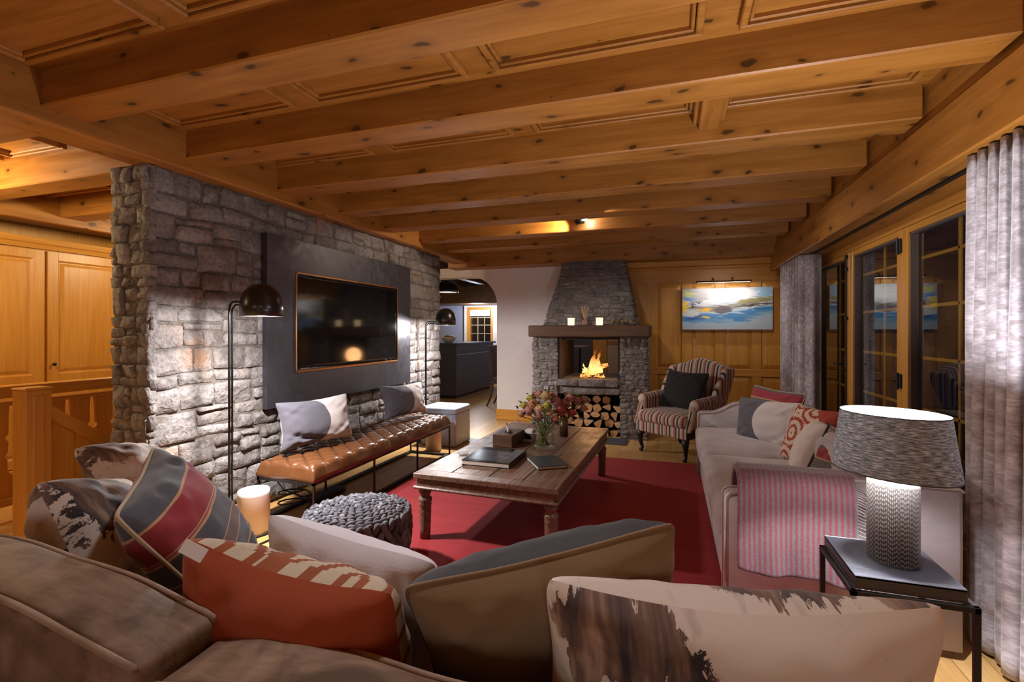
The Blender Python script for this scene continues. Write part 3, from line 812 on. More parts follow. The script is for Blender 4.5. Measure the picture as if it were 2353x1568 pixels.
# log stack
def m_logend():
    g = G('split_log_end'); v = g.obj(); n = g.noise(v, 18, 3, 0.6); i = g.n('ObjectInfo', None, 5)
    c = g.ramp(i, [(0, srgb(206, 158, 112)), (0.5, srgb(188, 140, 92)), (1, srgb(216, 176, 132))])
    c = g.mix(g.ramp(n, [(0.4, 0.0), (0.75, 0.6)]), c, srgb(140, 92, 56))
    return g.done(c, 0.85, 0, g.bump(n, 0.3, 0.01))
def m_bark():
    g = G('log_bark'); n = g.noise(g.map(g.obj(), (20, 4, 20)), 2, 4, 0.6)
    return g.done(g.ramp(n, [(0.3, srgb(52, 40, 32)), (0.7, srgb(110, 92, 74))]), 0.95, 0, g.bump(n, 0.6, 0.02))
MT['logend'], MT['bark'] = m_logend(), m_bark()
lr = random.Random(4)
rows = [(0.075, 6, 0), (0.175, 6, 0.05), (0.28, 6, 0.0), (0.38, 6, 0.04), (0.475, 5, 0.02)]
rown = ['bottom row', 'second row up', 'third row up', 'fourth row up', 'top row']
on = ['leftmost', 'second', 'third', 'fourth', 'fifth', 'sixth']
for ri, (z, cnt, off) in enumerate(rows):
    pitch = 0.13
    for i in range(cnt):
        x = -1.34 + off + i * pitch + lr.uniform(-.012, .012)
        zz = z + lr.uniform(-.012, .012) - (0.0 if ri else 0.02)
        kind = lr.choice('wwwqqt')
        a0 = lr.uniform(0, 2 * PI); r = lr.uniform(0.064, 0.078)
        if ri == 4: r *= 0.8
        if kind == 'r': pts = [(r * 0.9 * math.cos(a), r * 0.9 * math.sin(a)) for a in [2 * PI * k / 9 for k in range(9)]]
        elif kind == 'q': pts = [(r * 1.0 * math.cos(a0 + a), r * 0.95 * math.sin(a0 + a)) for a in (0, 1.2, 2.1, 3.4, 4.9)]
        elif kind == 't': pts = [(r * 1.05 * math.cos(a0 + a), r * 0.6 * math.sin(a0 + a)) for a in (0, 0.9, 2.3, 3.14, 4.2, 5.4)]
        else: pts = [(-r * 0.3 + r * 0.1, 0), ] and [(r * 1.1 * math.cos(a0) , r * 1.1 * math.sin(a0)), (r * .9 * math.cos(a0 + 2.2), r * .9 * math.sin(a0 + 2.2)), (r * .75 * math.cos(a0 + 3.14), r * .75 * math.sin(a0 + 3.14)), (r * .9 * math.cos(a0 + 4.1), r * .9 * math.sin(a0 + 4.1))]
        bm = BM(); extrude_poly(bm, [(p[0], 0, p[1]) for p in pts], (0, 0.38, 0), 0, 1)
        es = [e for e in bm.edges if abs(e.verts[0].co.y - e.verts[1].co.y) > 0.1]
        bmesh.ops.bevel(bm, geom=es, offset=0.008, segments=2, affect='EDGES')
        for f in bm.faces: f.material_index = 0 if abs(f.normal.y) > 0.9 else 1
        o = obj('split_log', bm, [MT['logend'], MT['bark']], None, False, (x, 6.40 + lr.uniform(-0.03, 0.05), zz))
        tag(o, 'split firewood log, %s in the %s of the niche' % (on[i] + ('' if i == 0 else ' from left'), rown[ri]), 'log', 'firewood stacked under the hearth')

# burning logs and flames
def m_ember():
    g = G('burning_log'); v = g.obj(); n = g.noise(v, 14, 3, 0.6)
    f = g.ramp(n, [(0.45, 0.0), (0.62, 1.0)])
    b = g.n('BsdfPrincipled', {'Base Color': srgb(46, 32, 26), 'Roughness': 0.95, 'Emission Color': (1, 0.36, 0.08, 1), 'Emission Strength': g.m('MULTIPLY', f, 2.2)})
    return g.shader(b)
MT['ember'] = m_ember()
for i, (a, b, lb) in enumerate((((-1.16, 6.50, 0.785), (-0.86, 6.62, 0.80), 'burning log lying in front under the flames'), ((-0.84, 6.52, 0.79), (-1.12, 6.68, 0.80), 'burning log crossing behind the front one'), ((-1.10, 6.56, 0.85), (-0.80, 6.60, 0.93), 'burning log propped up at a slant in the flames'))):
    bm = BM(); A, B = Vector(a), Vector(b)
    tube(bm, [tuple(A.lerp(B, k / 5) - A) for k in range(6)], 0.03, 8, rads=[0.026, 0.032, 0.03, 0.033, 0.03, 0.024])
    tag(obj('burning_log', bm, MT['ember'], None, True, a), lb, 'log', 'burning logs on the hearth')
def m_flame():
    g = G('flame'); x, y, z = g.sep(g.obj())
    n = g.noise(g.map(g.obj(), (12, 12, 5)), 1.5, 3, 0.6)
    t = g.m('ADD', g.m('MULTIPLY', z, 3.0), g.m('MULTIPLY', g.m('SUBTRACT', n, 0.5), 0.5))
    c = g.ramp(t, [(0.0, (1.0, 0.42, 0.10)), (0.25, (1.0, 0.66, 0.22)), (0.6, (1.0, 0.40, 0.08)), (0.95, (0.8, 0.17, 0.02))])
    st = g.ramp(t, [(0.0, 1.0), (0.3, 0.9), (0.7, 0.45), (1.0, 0.16)])
    e = g.n('Emission', {'Color': c, 'Strength': g.m('MULTIPLY', st, 1.9)})
    tr = g.n('BsdfTransparent', None)
    a = g.ramp(g.m('ADD', g.m('MULTIPLY', z, 2.0), g.m('MULTIPLY', g.m('SUBTRACT', n, 0.5), 1.6)), [(0.2, 1.0), (0.85, 0.15)])
    return g.shader(g.n('MixShader', {0: a, 1: tr, 2: e}))
t = thing('fire', 'tall orange flames burning on the hearth', 'fire', (-1.0, 6.58, 0.80))
fr = random.Random(2)
MT['flame'] = m_flame()
for (x, y, h, w, ln) in ((-0.02, 0, 0.40, 0.05, 0.07), (0.05, 0.02, 0.33, 0.05, 0.04), (-0.09, -0.03, 0.15, 0.03, -0.02), (0.09, -0.01, 0.17, 0.035, 0.02), (-0.05, 0.03, 0.22, 0.045, 0.06), (0.0, -0.05, 0.12, 0.06, 0.0), (-0.13, 0, 0.08, 0.03, 0.01)):
    bm = BM(); N = 12; sd = fr.uniform(0, 9); pts = []; rs = []
    for k in range(N + 1):
        s = k / N
        pts.append((x + ln * s + 0.02 * math.sin(s * 5 + sd) * s, y + 0.015 * math.cos(s * 4 + sd), h * s)); rs.append(max(0.002, w * (math.sin(PI * min(1, s * 1.15 + 0.18)) ** 1.0 if s < 0.7 else max(0.03, (1 - s) * 1.75))))
    tube(bm, pts, 0.03, 10, rads=rs)
    obj('flame_tongue', bm, MT['flame'], t, True)

# room behind the fireplace opening
bm = BM(); box(bm, (-2.46, 10.6, 0), (0.4, 10.8, TOP)); struct('wall_dining', bm, plain('dim_wall', srgb(92, 88, 92), 0.9), 'dim far wall seen through the fireplace', 'wall')
bm = BM(); box(bm, (-1.58, 10.35, 0), (-1.28, 10.6, 2.3), 0.01); struct('trim_98', bm, MT['clear_z'], 'golden wooden post seen through the fireplace', 'post')
t = thing('side_cabinet', 'white slim cabinet with a wooden top seen through the fireplace', 'cabinet', (-0.93, 9.1, 0))
bm = BM(); box(bm, (-0.16, -0.2, 0.0), (0.16, 0.2, 1.13), 0.008); obj('carcass', bm, MT['white'], t)
bm = BM(); box(bm, (-0.16, -0.2, 1.13), (0.16, 0.2, 1.23), 0.008); obj('cabinet_top', bm, MT['clear_x'], t)
t = thing('pedestal_table', 'small black pedestal table seen through the fireplace', 'table', (-1.56, 8.7, 0))
bm = BM(); lathe(bm, [(0.001, 1.09), (0.17, 1.09), (0.17, 1.12), (0.001, 1.12)], 24); obj('tabletop', bm, plain('rose_top', srgb(170, 140, 150), 0.4), t)
bm = BM(); lathe(bm, [(0.001, 0.0), (0.15, 0.0), (0.15, 0.02), (0.025, 0.05), (0.02, 1.09)], 16); obj('stem', bm, MT['iron'], t)
t = thing('wicker_chair', 'grey basket chair with pale rim seen through the fireplace', 'chair', (-2.0, 8.0, 0))
MT['wicker'] = m_cloth('grey_wicker', srgb(110, 104, 110), weave=60, bumpn=0.8)
bm = BM(); softbox(bm, (0, 0, 0.62), (0.5, 0.5, 0.30), 0.08); obj('seat', bm, MT['wicker'], t, True)
bm = BM(); tube(bm, [(0.30 * math.cos(a), 0.28 * math.sin(a), 0.98 + 0.22 * math.sin(a * 0.5) ** 2) for a in [PI * k / 12 for k in range(13)]], 0.022, 8); obj('rim', bm, plain('pale_rim', srgb(190, 180, 180), 0.6), t, True)
bm = BM(); grid(bm, lambda u, v: (0.29 * math.cos(PI * u), 0.27 * math.sin(PI * u), 0.45 + v * (0.53 + 0.22 * math.sin(PI * u * 0.5) ** 2)), 16, 6); solid(obj('backrest', bm, MT['wicker'], t, True), 0.02)
for sx in (-1, 1):
    for sy in (-1, 1):
        bm = BM(); tube(bm, [(sx * 0.2, sy * 0.2, 0.5), (sx * 0.22, sy * 0.22, 0.0)], 0.018); obj('leg', bm, MT['iron'], t)

# mantel things
for (x, lb) in ((-1.245, 'lit candle in a frosted glass left of the reed diffuser'), (-0.875, 'lit candle in a frosted glass right of the reed diffuser')):
    t = thing('candle', lb, 'candle', (x, 6.30, 1.462), 0, 'candles on the mantel')
    bm = BM(); lathe(bm, [(0.001, 0), (0.043, 0), (0.046, 0.095), (0.043, 0.095), (0.040, 0.06), (0.001, 0.06)], 24)
    obj('candle_glass', bm, m_emit('candle_glow', (1.0, 0.66, 0.36), 2.2), t, True, label='glowing glass')
    bm = BM(); lathe(bm, [(0.001, 0.06), (0.006, 0.066), (0.004, 0.085), (0.0008, 0.098)], 10); obj('candle_flame', bm, m_emit('candle_flame', (1.0, 0.7, 0.35), 9.0), t, True)
t = thing('reed_diffuser', 'reed diffuser bottle between the two candles', 'diffuser', (-1.06, 6.29, 1.462))
bm = BM(); cbox(bm, (0, 0, 0.035), (0.066, 0.066, 0.07), 0.006); lathe(bm, [(0.016, 0.07), (0.016, 0.095)], 12); obj('bottle', bm, plain('rose_glass', srgb(150, 110, 96), 0.2), t)
dr = random.Random(9)
for i in range(8):
    a = 2 * PI * i / 8; bm = BM(); tube(bm, [(0.004 * math.cos(a), 0.004 * math.sin(a), 0.06), (0.05 * math.cos(a), 0.03 * math.sin(a), 0.24 + dr.uniform(-.015, .01))], 0.0032, 6); obj('reed', bm, plain('reed_%d' % i, srgb(196, 160, 110), 0.8), t)
t = thing('driftwood', 'low garland of driftwood and leaves at the end of the mantel', 'ornament', (-0.56, 6.30, 1.462))
bm = BM()
for i in range(16):
    x = -0.16 + 0.3 * i / 15; a = dr.uniform(0, 6); tube(bm, [(x, dr.uniform(-.03, .03), 0.005), (x + 0.06 * math.cos(a), 0.04 * math.sin(a), dr.uniform(0.03, 0.09))], 0.007, 6)
obj('twigs', bm, plain('driftwood', srgb(110, 92, 74), 0.9), t)
bm = BM()
for i in range(14):
    x = -0.16 + 0.32 * dr.random(); blob(bm, (x, dr.uniform(-.03, .03), 0.03 + 0.03 * dr.random()), (0.025, 0.012, 0.02), (6, 4), Matrix.Rotation(dr.uniform(0, 3), 3, 'Y'))
obj('leaves', bm, plain('dry_leaf', srgb(122, 104, 66), 0.8), t)

# ================================================================ TELEVISION WALL
tp = thing('media_wall', 'large dark steel panel fixed to the stone wall around the television', 'wall cladding', (-3.005, 4.095, 1.46))
def m_steel():
    g = G('dark_patinated_steel'); v = g.obj(); n = g.noise(v, 2.4, 4, 0.6, 1.0); n2 = g.noise(v, 14, 3, 0.6)
    return g.done(g.mix(n, srgb(68, 66, 72), srgb(98, 96, 104)), g.ramp(n2, [(0.3, 0.34), (0.7, 0.48)]), 0.75)
MT['steel'] = m_steel()
py, pz = 1.095, 0.69
bm = BM()
hy0, hy1, hz0, hz1 = -0.79, 0.81, -0.43, 0.425
for a, b in (((-0.036, -py, -pz), (0.01, hy0, pz)), ((-0.036, hy1, -pz), (0.01, py, pz)), ((-0.036, hy0, hz1), (0.01, hy1, pz)), ((-0.036, hy0, -pz), (0.01, hy1, hz0))): box(bm, a, b)
obj('steel_sheet', bm, MT['steel'], tp)
bm = BM()
for a, b in (((-0.03, hy0, hz0), (0.016, hy0 + 0.014, hz1)), ((-0.03, hy1 - 0.014, hz0), (0.016, hy1, hz1)), ((-0.03, hy0, hz0), (0.016, hy1, hz0 + 0.022)), ((-0.03, hy0, hz1 - 0.016), (0.016, hy1, hz1))): box(bm, a, b, 0.003)
obj('copper_reveal', bm, MT['copper'], tp, label='copper coloured lining of the recess')
tv = thing('television', 'black flat television recessed in the dark steel panel', 'television', (-3.012, 4.105, 1.46), math.radians(-1.9))
bm = BM(); box(bm, (-0.014, -0.765, -0.39), (-0.004, 0.765, 0.40), 0.006); obj('casing', bm, MT['lampblack'], tv)
bm = BM(); box(bm, (-0.006, -0.75, -0.375), (0.0, 0.75, 0.388), 0.001); obj('screen', bm, plain('screen_glass', (0.004, 0.004, 0.005), 0.07, 0, **{'Specular IOR Level': 0.9}), tv)

# floor lamps
MT['warmdisc'] = m_emit('lamp_diffuser', (1.0, 0.95, 0.9), 4.0)
def floor_lamp(loc, dx, label, rimz, pole_h):
    t = thing('floor_lamp', label, 'floor lamp', loc, 0, 'black dome floor lamps by the stone wall')
    bm = BM(); lathe(bm, [(0.001, 0), (0.12, 0), (0.125, 0.008), (0.12, 0.018), (0.001, 0.02)], 32); obj('lamp_base', bm, MT['black'], t, True)
    bm = BM(); h = pole_h
    pts = [(0, 0, 0.015), (0, 0, h - 0.05), (0.008, 0, h - 0.02), (0.03, 0, h), (dx - 0.10, 0, h)]
    tube(bm, pts, 0.0075, 8); tube(bm, [(p[0] - 0.0, p[1] + 0.022, p[2] - (0.02 if i > 1 else 0)) for i, p in enumerate(pts)], 0.006, 8)
    obj('pole', bm, MT['black'], t, True)
    bm = BM(); lathe(bm, [(0.128, 0.0), (0.127, 0.07), (0.120, 0.115), (0.100, 0.16), (0.068, 0.192), (0.03, 0.208), (0.001, 0.212)], 40, (dx, 0, rimz)); solid(obj('lamp_shade', bm, MT['lampblack'], t, True), 0.004, -1)
    bm = BM(); lathe(bm, [(0.001, 0.004), (0.121, 0.004)], 32, (dx, 0, rimz)); obj('diffuser', bm, MT['warmdisc'], t, label='white glowing diffuser in the shade rim')
    return t
floor_lamp((-2.76, 2.45, 0), 0.27, 'black dome floor lamp nearest the viewer, lighting the stone wall', 1.476, 1.575)
floor_lamp((-2.94, 5.47, 0), 0.28, 'black dome floor lamp at the far end of the stone wall', 1.458, 1.50)

# tufted leather bench
bt = thing('leather_bench', 'long tufted tan leather bench on a thin black frame', 'bench', (-2.58, 3.825, 0))
def m_leather():
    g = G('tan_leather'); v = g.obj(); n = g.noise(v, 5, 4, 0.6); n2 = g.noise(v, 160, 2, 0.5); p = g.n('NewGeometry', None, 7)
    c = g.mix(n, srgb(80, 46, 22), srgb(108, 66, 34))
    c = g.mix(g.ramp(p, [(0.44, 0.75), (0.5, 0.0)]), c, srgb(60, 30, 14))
    return g.done(c, g.ramp(n, [(0.3, 0.28), (0.7, 0.42)]), 0, g.bump(n2, 0.08, 0.001), **{'Coat Weight': 0.15})
MT['leather'] = m_leather()
BLx, BLy = 0.25, 1.085
NX, NY = 6, 28
def tuft(x, y):
    a = (x / BLx) * NX / 2 + 0.5 * 0; b = (y / BLy) * NY / 2
    p = abs(math.cos(PI * (a + b) / 2 + PI / 4)); q = abs(math.cos(PI * (a - b) / 2 + PI / 4))
    z = min(p, q) ** 0.34
    return z
def bench_pt(u, v):
    x = (u * 2 - 1); y = (v * 2 - 1)
    return x, y
bm = BM(); n1, n2 = 72, 320
def bp(u, v):
    x, y = (u * 2 - 1) * BLx, (v * 2 - 1) * BLy
    ex = min(1, (BLx - abs(x)) / 0.05); ey = min(1, (BLy - abs(y)) / 0.05)
    e = (1 - (1 - ex) ** 2.4) ** 0.45 * (1 - (1 - ey) ** 2.4) ** 0.45 if ex > 0 and ey > 0 else 0
    z = 0.372 + 0.060 * e + 0.022 * tuft(x, y) * e
    k = 1 + 0.03 * 0
    return (x, y, z)
V = grid(bm, bp, n1, n2)
# side roll down to the frame
ring = [V[0][i] for i in range(n1)] + [V[j][n1] for j in range(n2)] + [V[n2][i] for i in range(n1, 0, -1)] + [V[j][0] for j in range(n2, 0, -1)]
def ringat(z, grow): return [bm.verts.new((v.co.x + math.copysign(grow, v.co.x) * (abs(v.co.x) > BLx - 1e-4), v.co.y + math.copysign(grow, v.co.y) * (abs(v.co.y) > BLy - 1e-4), z + 0.004 * math.sin(17 * (v.co.x + v.co.y)))) for v in ring]
prev = ring
for z, gr in ((0.362, 0.004), (0.35, 0.005), (0.337, 0.001)):
    cur = ringat(z, gr)
    for q in range(len(ring)): bm.faces.new((prev[q], cur[q], cur[(q + 1) % len(ring)], prev[(q + 1) % len(ring)]))
    prev = cur
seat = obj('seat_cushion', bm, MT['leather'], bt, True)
bm = BM()
for i in range(-NX, NX + 1):
    for j in range(-NY, NY + 1):
        pa, pb = i / 2, j / 2
        if abs(math.cos(PI * (pa + pb) / 2 + PI / 4)) < 0.02 and abs(math.cos(PI * (pa - pb) / 2 + PI / 4)) < 0.02:
            x, y = pa * 2 * BLx / NX, pb * 2 * BLy / NY
            if abs(x) < BLx - 0.03 and abs(y) < BLy - 0.03: blob(bm, (x, y, 0.434), (0.010, 0.009, 0.005), (8, 5))
obj('buttons', bm, MT['leather'], bt, True)
bm = BM()
for a, b in (((-0.25, -1.085, 0.315), (0.25, -1.065, 0.338)), ((-0.25, 1.065, 0.315), (0.25, 1.085, 0.338)), ((-0.25, -1.085, 0.315), (-0.23, 1.085, 0.338)), ((0.23, -1.085, 0.315), (0.25, 1.085, 0.338))): box(bm, a, b)
obj('top_frame', bm, MT['iron'], bt)
bm = BM()
for a, b in (((-0.25, -1.085, 0.0), (0.25, -1.045, 0.022)), ((-0.25, 1.045, 0.0), (0.25, 1.085, 0.022)), ((-0.25, -1.085, 0.0), (-0.21, 1.085, 0.022)), ((0.21, -1.085, 0.0), (0.25, 1.085, 0.022))): box(bm, a, b)
obj('floor_frame', bm, MT['iron'], bt)
for y in (-1.077, -0.36, 0.36, 1.077):
    for x in (-0.243, 0.243):
        bm = BM(); cbox(bm, (x, y, 0.167), (0.014, 0.014, 0.30)); obj('leg', bm, MT['iron'], bt)

# white cylinders and ottoman
def cyl(loc, r, h, label):
    t = thing('cylinder_table', label, 'side table', loc, 0, 'small white cylinder tables')
    bm = BM(); lathe(bm, [(0.001, 0), (r - 0.004, 0), (r, 0.005), (r, h - 0.03)], 40); obj('drum', bm, plain('warm_white_%d' % int(h * 1000), srgb(218, 200, 188), 0.5), t, True)
    bm = BM(); lathe(bm, [(r, h - 0.03), (r, h - 0.006), (r - 0.005, h), (0.001, h)], 40); obj('tabletop', bm, MT['white'], t, True)
cyl((-2.71, 2.60, 0), 0.10, 0.30, 'small white cylinder table beside the near floor lamp')
cyl((-2.62, 5.07, 0), 0.09, 0.28, 'small white cylinder table behind the far end of the bench')
t = thing('ottoman_cube', 'pale blue grey leather cube ottoman at the end of the stone wall', 'ottoman', (-2.65, 5.46, 0))
MT['paleblue'] = plain('pale_blue_leather', srgb(168, 182, 204), 0.4)
bm = BM(); softbox(bm, (0, 0, 0.20), (0.46, 0.44, 0.39), 0.012, n=6); obj('body', bm, MT['paleblue'], t, True)
bm = BM(); softbox(bm, (0, 0, 0.43), (0.47, 0.45, 0.07), 0.022, (0, 0, 0.012), n=8); obj('lid', bm, MT['paleblue'], t, True)
bm = BM()
for sx in (-1, 1):
    for sy in (-1, 1): tube(bm, [(sx * 0.222, sy * 0.212, 0.01), (sx * 0.222, sy * 0.212, 0.395)], 0.007, 6)
obj('corner_piping', bm, MT['paleblue'], t, True)

# cables and clutter beneath the bench
cr = random.Random(1)
cl = ['black cable looping up the stone wall under the bench', 'black cable coiled on the floor under the bench', 'thin black cord running over the floor past the white cylinder', 'thin black cord beside it, running out from under the bench']
paths = [[(-2.86, 2.86, 0.02), (-2.93, 2.95, 0.10), (-2.97, 2.92, 0.22), (-2.97, 3.04, 0.24), (-2.93, 3.10, 0.12), (-2.85, 3.22, 0.03), (-2.8, 3.5, 0.01)],
         [(-2.75 + 0.11 * math.cos(k * 0.5), 3.02 + 0.12 * math.sin(k * 0.5), 0.03 + 0.006 * k) for k in range(26)],
         [(-2.72, 2.78, 0.008), (-2.62, 2.70, 0.008), (-2.60, 2.60, 0.008), (-2.66, 2.45, 0.008), (-2.72, 2.40, 0.008)],
         [(-2.6, 2.80, 0.008), (-2.53, 2.70, 0.008), (-2.50, 2.6, 0.008), (-2.52, 2.45, 0.008), (-2.6, 2.3, 0.008)]]
for p, lb in zip(paths, cl):
    bm = BM(); tube(bm, p, 0.006, 6); tag(obj('cable', bm, MT['rubber'], None, True), lb, 'cable', 'cables around the bench')
bm = BM(); softbox(bm, (0, 0, 0.022), (0.12, 0.34, 0.042), 0.01, n=5); tag(obj('power_strip', bm, MT['rubber'], None, True, (-2.72, 3.36, 0)), 'black power strip lying under the bench', 'power strip')

# rug
def m_rug():
    g = G('red_rug'); v = g.obj(); n = g.noise(g.map(v, (0.9, 9, 1)), 1.2, 4, 0.6); n2 = g.noise(g.map(v, (220, 40, 1)), 1, 2, 0.5); n3 = g.noise(v, 3, 4, 0.6)
    c = g.mix(g.ramp(n, [(0.3, 0.0), (0.7, 1.0)]), srgb(146, 28, 38), srgb(168, 44, 50))
    c = g.mix(g.m('MULTIPLY', n3, 0.35), c, srgb(176, 62, 58))
    c = g.mix(g.m('MULTIPLY', n2, 0.4), c, srgb(92, 8, 18))
    return g.done(c, 0.95, 0, g.bump(n2, 0.5, 0.004), **{'Sheen Weight': 0.0})
bm = BM(); grid(bm, lambda u, v: (1.53 * (u * 2 - 1), 2.19 * (v * 2 - 1), 0.012 + 0.0012 * nz((u * 3, v * 5, 0))), 30, 50)
o = obj('rug', bm, m_rug(), None, True, (-0.78, 3.14, 0)); solid(o, 0.011, -1)
tag(o, 'large plain red rug under the coffee table', 'rug')

# knitted pouf
def m_knit():
    g = G('chunky_knit'); v = g.obj(); i = g.island(); n = g.noise(g.map(v, (90, 90, 90)), 1, 2, 0.5)
    c = g.ramp(i, [(0, srgb(84, 82, 90)), (0.6, srgb(112, 110, 120)), (1.0, srgb(152, 148, 154))])
    return g.done(g.mix(g.m('MULTIPLY', n, 0.5), c, srgb(70, 66, 70)), 0.95, 0, g.bump(n, 0.3, 0.003))
t = thing('knitted_pouf', 'round grey chunky knit pouf at the rug corner', 'pouf', (-1.70, 2.36, 0))
bm = BM(); kr = random.Random(6); R0 = 0.285
for ring in range(12):
    r = 0.012 + ring * 0.0235; cnt = max(3, int(2 * PI * r / 0.044))
    for k in range(cnt):
        a = 2 * PI * (k + 0.5 * (ring % 2)) / cnt
        rot = Matrix.Rotation(a, 3, 'Z') @ Matrix.Rotation(PI / 2 + (0.55 if ring % 2 else -0.55), 3, 'Z')
        blob(bm, (r * math.cos(a), r * math.sin(a), 0.375 - 0.03 * (r / R0) ** 4 + kr.uniform(-.003, .003)), (0.028, 0.014, 0.013), (8, 5), rot)
for row in range(5):
    z = 0.335 - row * 0.043; cnt = 40
    for k in range(cnt):
        a = 2 * PI * (k + 0.5 * (row % 2)) / cnt; rr = R0 - 0.004 + 0.012 * math.sin(PI * (row + 0.7) / 5.2)
        rot = Matrix.Rotation(a, 3, 'Z') @ Matrix.Rotation(0.5 if k % 2 else -0.5, 3, 'X')
        blob(bm, (rr * math.cos(a), rr * math.sin(a), z), (0.016, 0.02, 0.034), (8, 6), rot)
obj('knit_cover', bm, m_knit(), t, True)
bm = BM(); lathe(bm, [(0.001, 0.12), (0.25, 0.12), (0.278, 0.16), (0.28, 0.33), (0.265, 0.362), (0.001, 0.37)], 36); obj('filling', bm, plain('dark_grey_core', srgb(58, 54, 58), 0.95), t, True)
for k in range(4):
    a = PI / 4 + k * PI / 2; bm = BM(); lathe(bm, [(0.014, 0.0), (0.022, 0.13)], 12, (0.17 * math.cos(a), 0.17 * math.sin(a), 0), cap=True); obj('leg', bm, MT['clear_z'], t, True)

# ================================================================ COFFEE TABLE
def m_oldwood():
    g = G('weathered_teak'); v = g.obj(); x, y, z = g.sep(v)
    n = g.noise(g.map(v, (22, 1.3, 20)), 1.6, 5, 0.62, 0.7); n2 = g.noise(v, 4.5, 4, 0.65); n3 = g.noise(g.map(v, (70, 6, 60)), 1, 3, 0.6)
    c = g.ramp(n, [(0.25, srgb(78, 56, 44)), (0.5, srgb(118, 88, 72)), (0.78, srgb(150, 120, 104))])
    c = g.mix(g.ramp(n2, [(0.45, 0.0), (0.7, 0.7)]), c, srgb(112, 76, 54))
    c = g.mix(g.m('MULTIPLY', g.ramp(n3, [(0.55, 0.0), (0.72, 1.0)]), 0.7), c, srgb(52, 34, 26))
    return g.done(c, g.ramp(n2, [(0.3, 0.30), (0.7, 0.48)]), 0, g.bump(g.m('ADD', n, n3), 0.35, 0.006))
MT['teak'] = m_oldwood()
ct = thing('coffee_table', 'low weathered wooden coffee table with turned legs on the red rug', 'coffee table', (-1.085, 3.755, 0.014), math.radians(-2.0))
hw, hl = 0.49, 0.955
bm = BM(); xs = [-0.49, -0.255, 0.01, 0.24, 0.49]
for a, b in zip(xs[:-1], xs[1:]): box(bm, (a + 0.0015, -hl + 0.10, 0.402), (b - 0.0015, hl - 0.10, 0.437), 0.004)
for s in (-1, 1): box(bm, (-0.49, s * hl - (0.098 if s > 0 else 0), 0.402), (0.49, s * hl + (0.098 if s < 0 else 0), 0.437), 0.004)
obj('tabletop', bm, MT['teak'], ct)
bm = BM()
for s in (-1, 1):
    box(bm, (-0.465, s * (hl - 0.03) - 0.014, 0.35), (0.465, s * (hl - 0.03) + 0.014, 0.403)); box(bm, (s * 0.465 - 0.014, -hl + 0.03, 0.35), (s * 0.465 + 0.014, hl - 0.03, 0.403))
obj('apron', bm, MT['teak'], ct)
bm = BM()
for s in (-1, 1):
    box(bm, (-0.492, s * (hl - 0.02) - 0.022, 0.334), (0.492, s * (hl - 0.02) + 0.022, 0.353), 0.007); box(bm, (s * 0.47 - 0.022, -hl + 0.02, 0.334), (s * 0.47 + 0.022, hl - 0.02, 0.353), 0.007)
obj('apron_moulding', bm, MT['teak'], ct)
legp = [(0.034, 0.0), (0.036, 0.06), (0.040, 0.19), (0.040, 0.215), (0.044, 0.222), (0.040, 0.232), (0.046, 0.25), (0.044, 0.266), (0.03, 0.275), (0.032, 0.286), (0.04, 0.30), (0.044, 0.312), (0.03, 0.322), (0.032, 0.334)]
for sx in (-1, 1):
    for sy in (-1, 1):
        bm = BM(); lathe(bm, legp, 24, (sx * 0.432, sy * 0.895, 0), cap=True); cbox(bm, (sx * 0.432, sy * 0.895, 0.342), (0.085, 0.085, 0.02)); obj('leg', bm, MT['teak'], ct, True)
TZ = 0.452
# big black book
def book(name, pts, h, cover, pages, label, cat):
    A = [Vector(p) for p in pts]; c = sum(A, Vector((0, 0))) / 4
    e1 = ((A[1] - A[0]) + (A[2] - A[3])) / 2; e2 = ((A[3] - A[0]) + (A[2] - A[1])) / 2
    t = thing(name, label, cat, (c.x, c.y, TZ), math.atan2(e1.y, e1.x))
    w, l = e1.length, e2.length
    bm = BM(); box(bm, (-w / 2, -l / 2, h - 0.004), (w / 2, l / 2, h), 0.0012); box(bm, (-w / 2, -l / 2, 0), (w / 2, l / 2, 0.004), 0.0012); box(bm, (w / 2 - 0.004, -l / 2, 0), (w / 2, l / 2, h), 0.001); obj('cover', bm, cover, t)
    bm = BM(); box(bm, (-w / 2 + 0.004, -l / 2 + 0.004, 0.004), (w / 2 - 0.004, l / 2 - 0.004, h - 0.004)); obj('pages', bm, pages, t, label='pale page edges')
    return t, w, l
gloss = plain('gloss_black', srgb(26, 26, 30), 0.12); pages = plain('paper', srgb(206, 196, 184), 0.8)
tb, w_, l_ = book('album', [(-1.35, 3.10), (-1.01, 3.10), (-1.06, 3.50), (-1.42, 3.50)], 0.034, gloss, pages, 'large glossy black album lying flat on the coffee table', 'book')
def m_photo():
    g = G('album_cover_print'); n = g.noise(g.map(g.obj(), (4, 9, 4)), 1.6, 5, 0.65, 0.8)
    return g.done(g.ramp(n, [(0.4, srgb(24, 24, 28)), (0.62, srgb(80, 80, 96)), (0.8, srgb(150, 150, 170))]), 0.15)
bm = BM(); box(bm, (-w_ * 0.42, -l_ * 0.4, 0.034), (w_ * 0.36, l_ * 0.28, 0.0346)); obj('cover_picture', bm, m_photo(), tb, label='blurred grey picture on the cover')
book('notebook', [(-0.845, 3.125), (-0.665, 3.24), (-0.80, 3.475), (-0.985, 3.36)], 0.022, plain('slate_cover', srgb(44, 50, 56), 0.35), pages, 'thin dark notebook with pale page edges near the table corner', 'book')
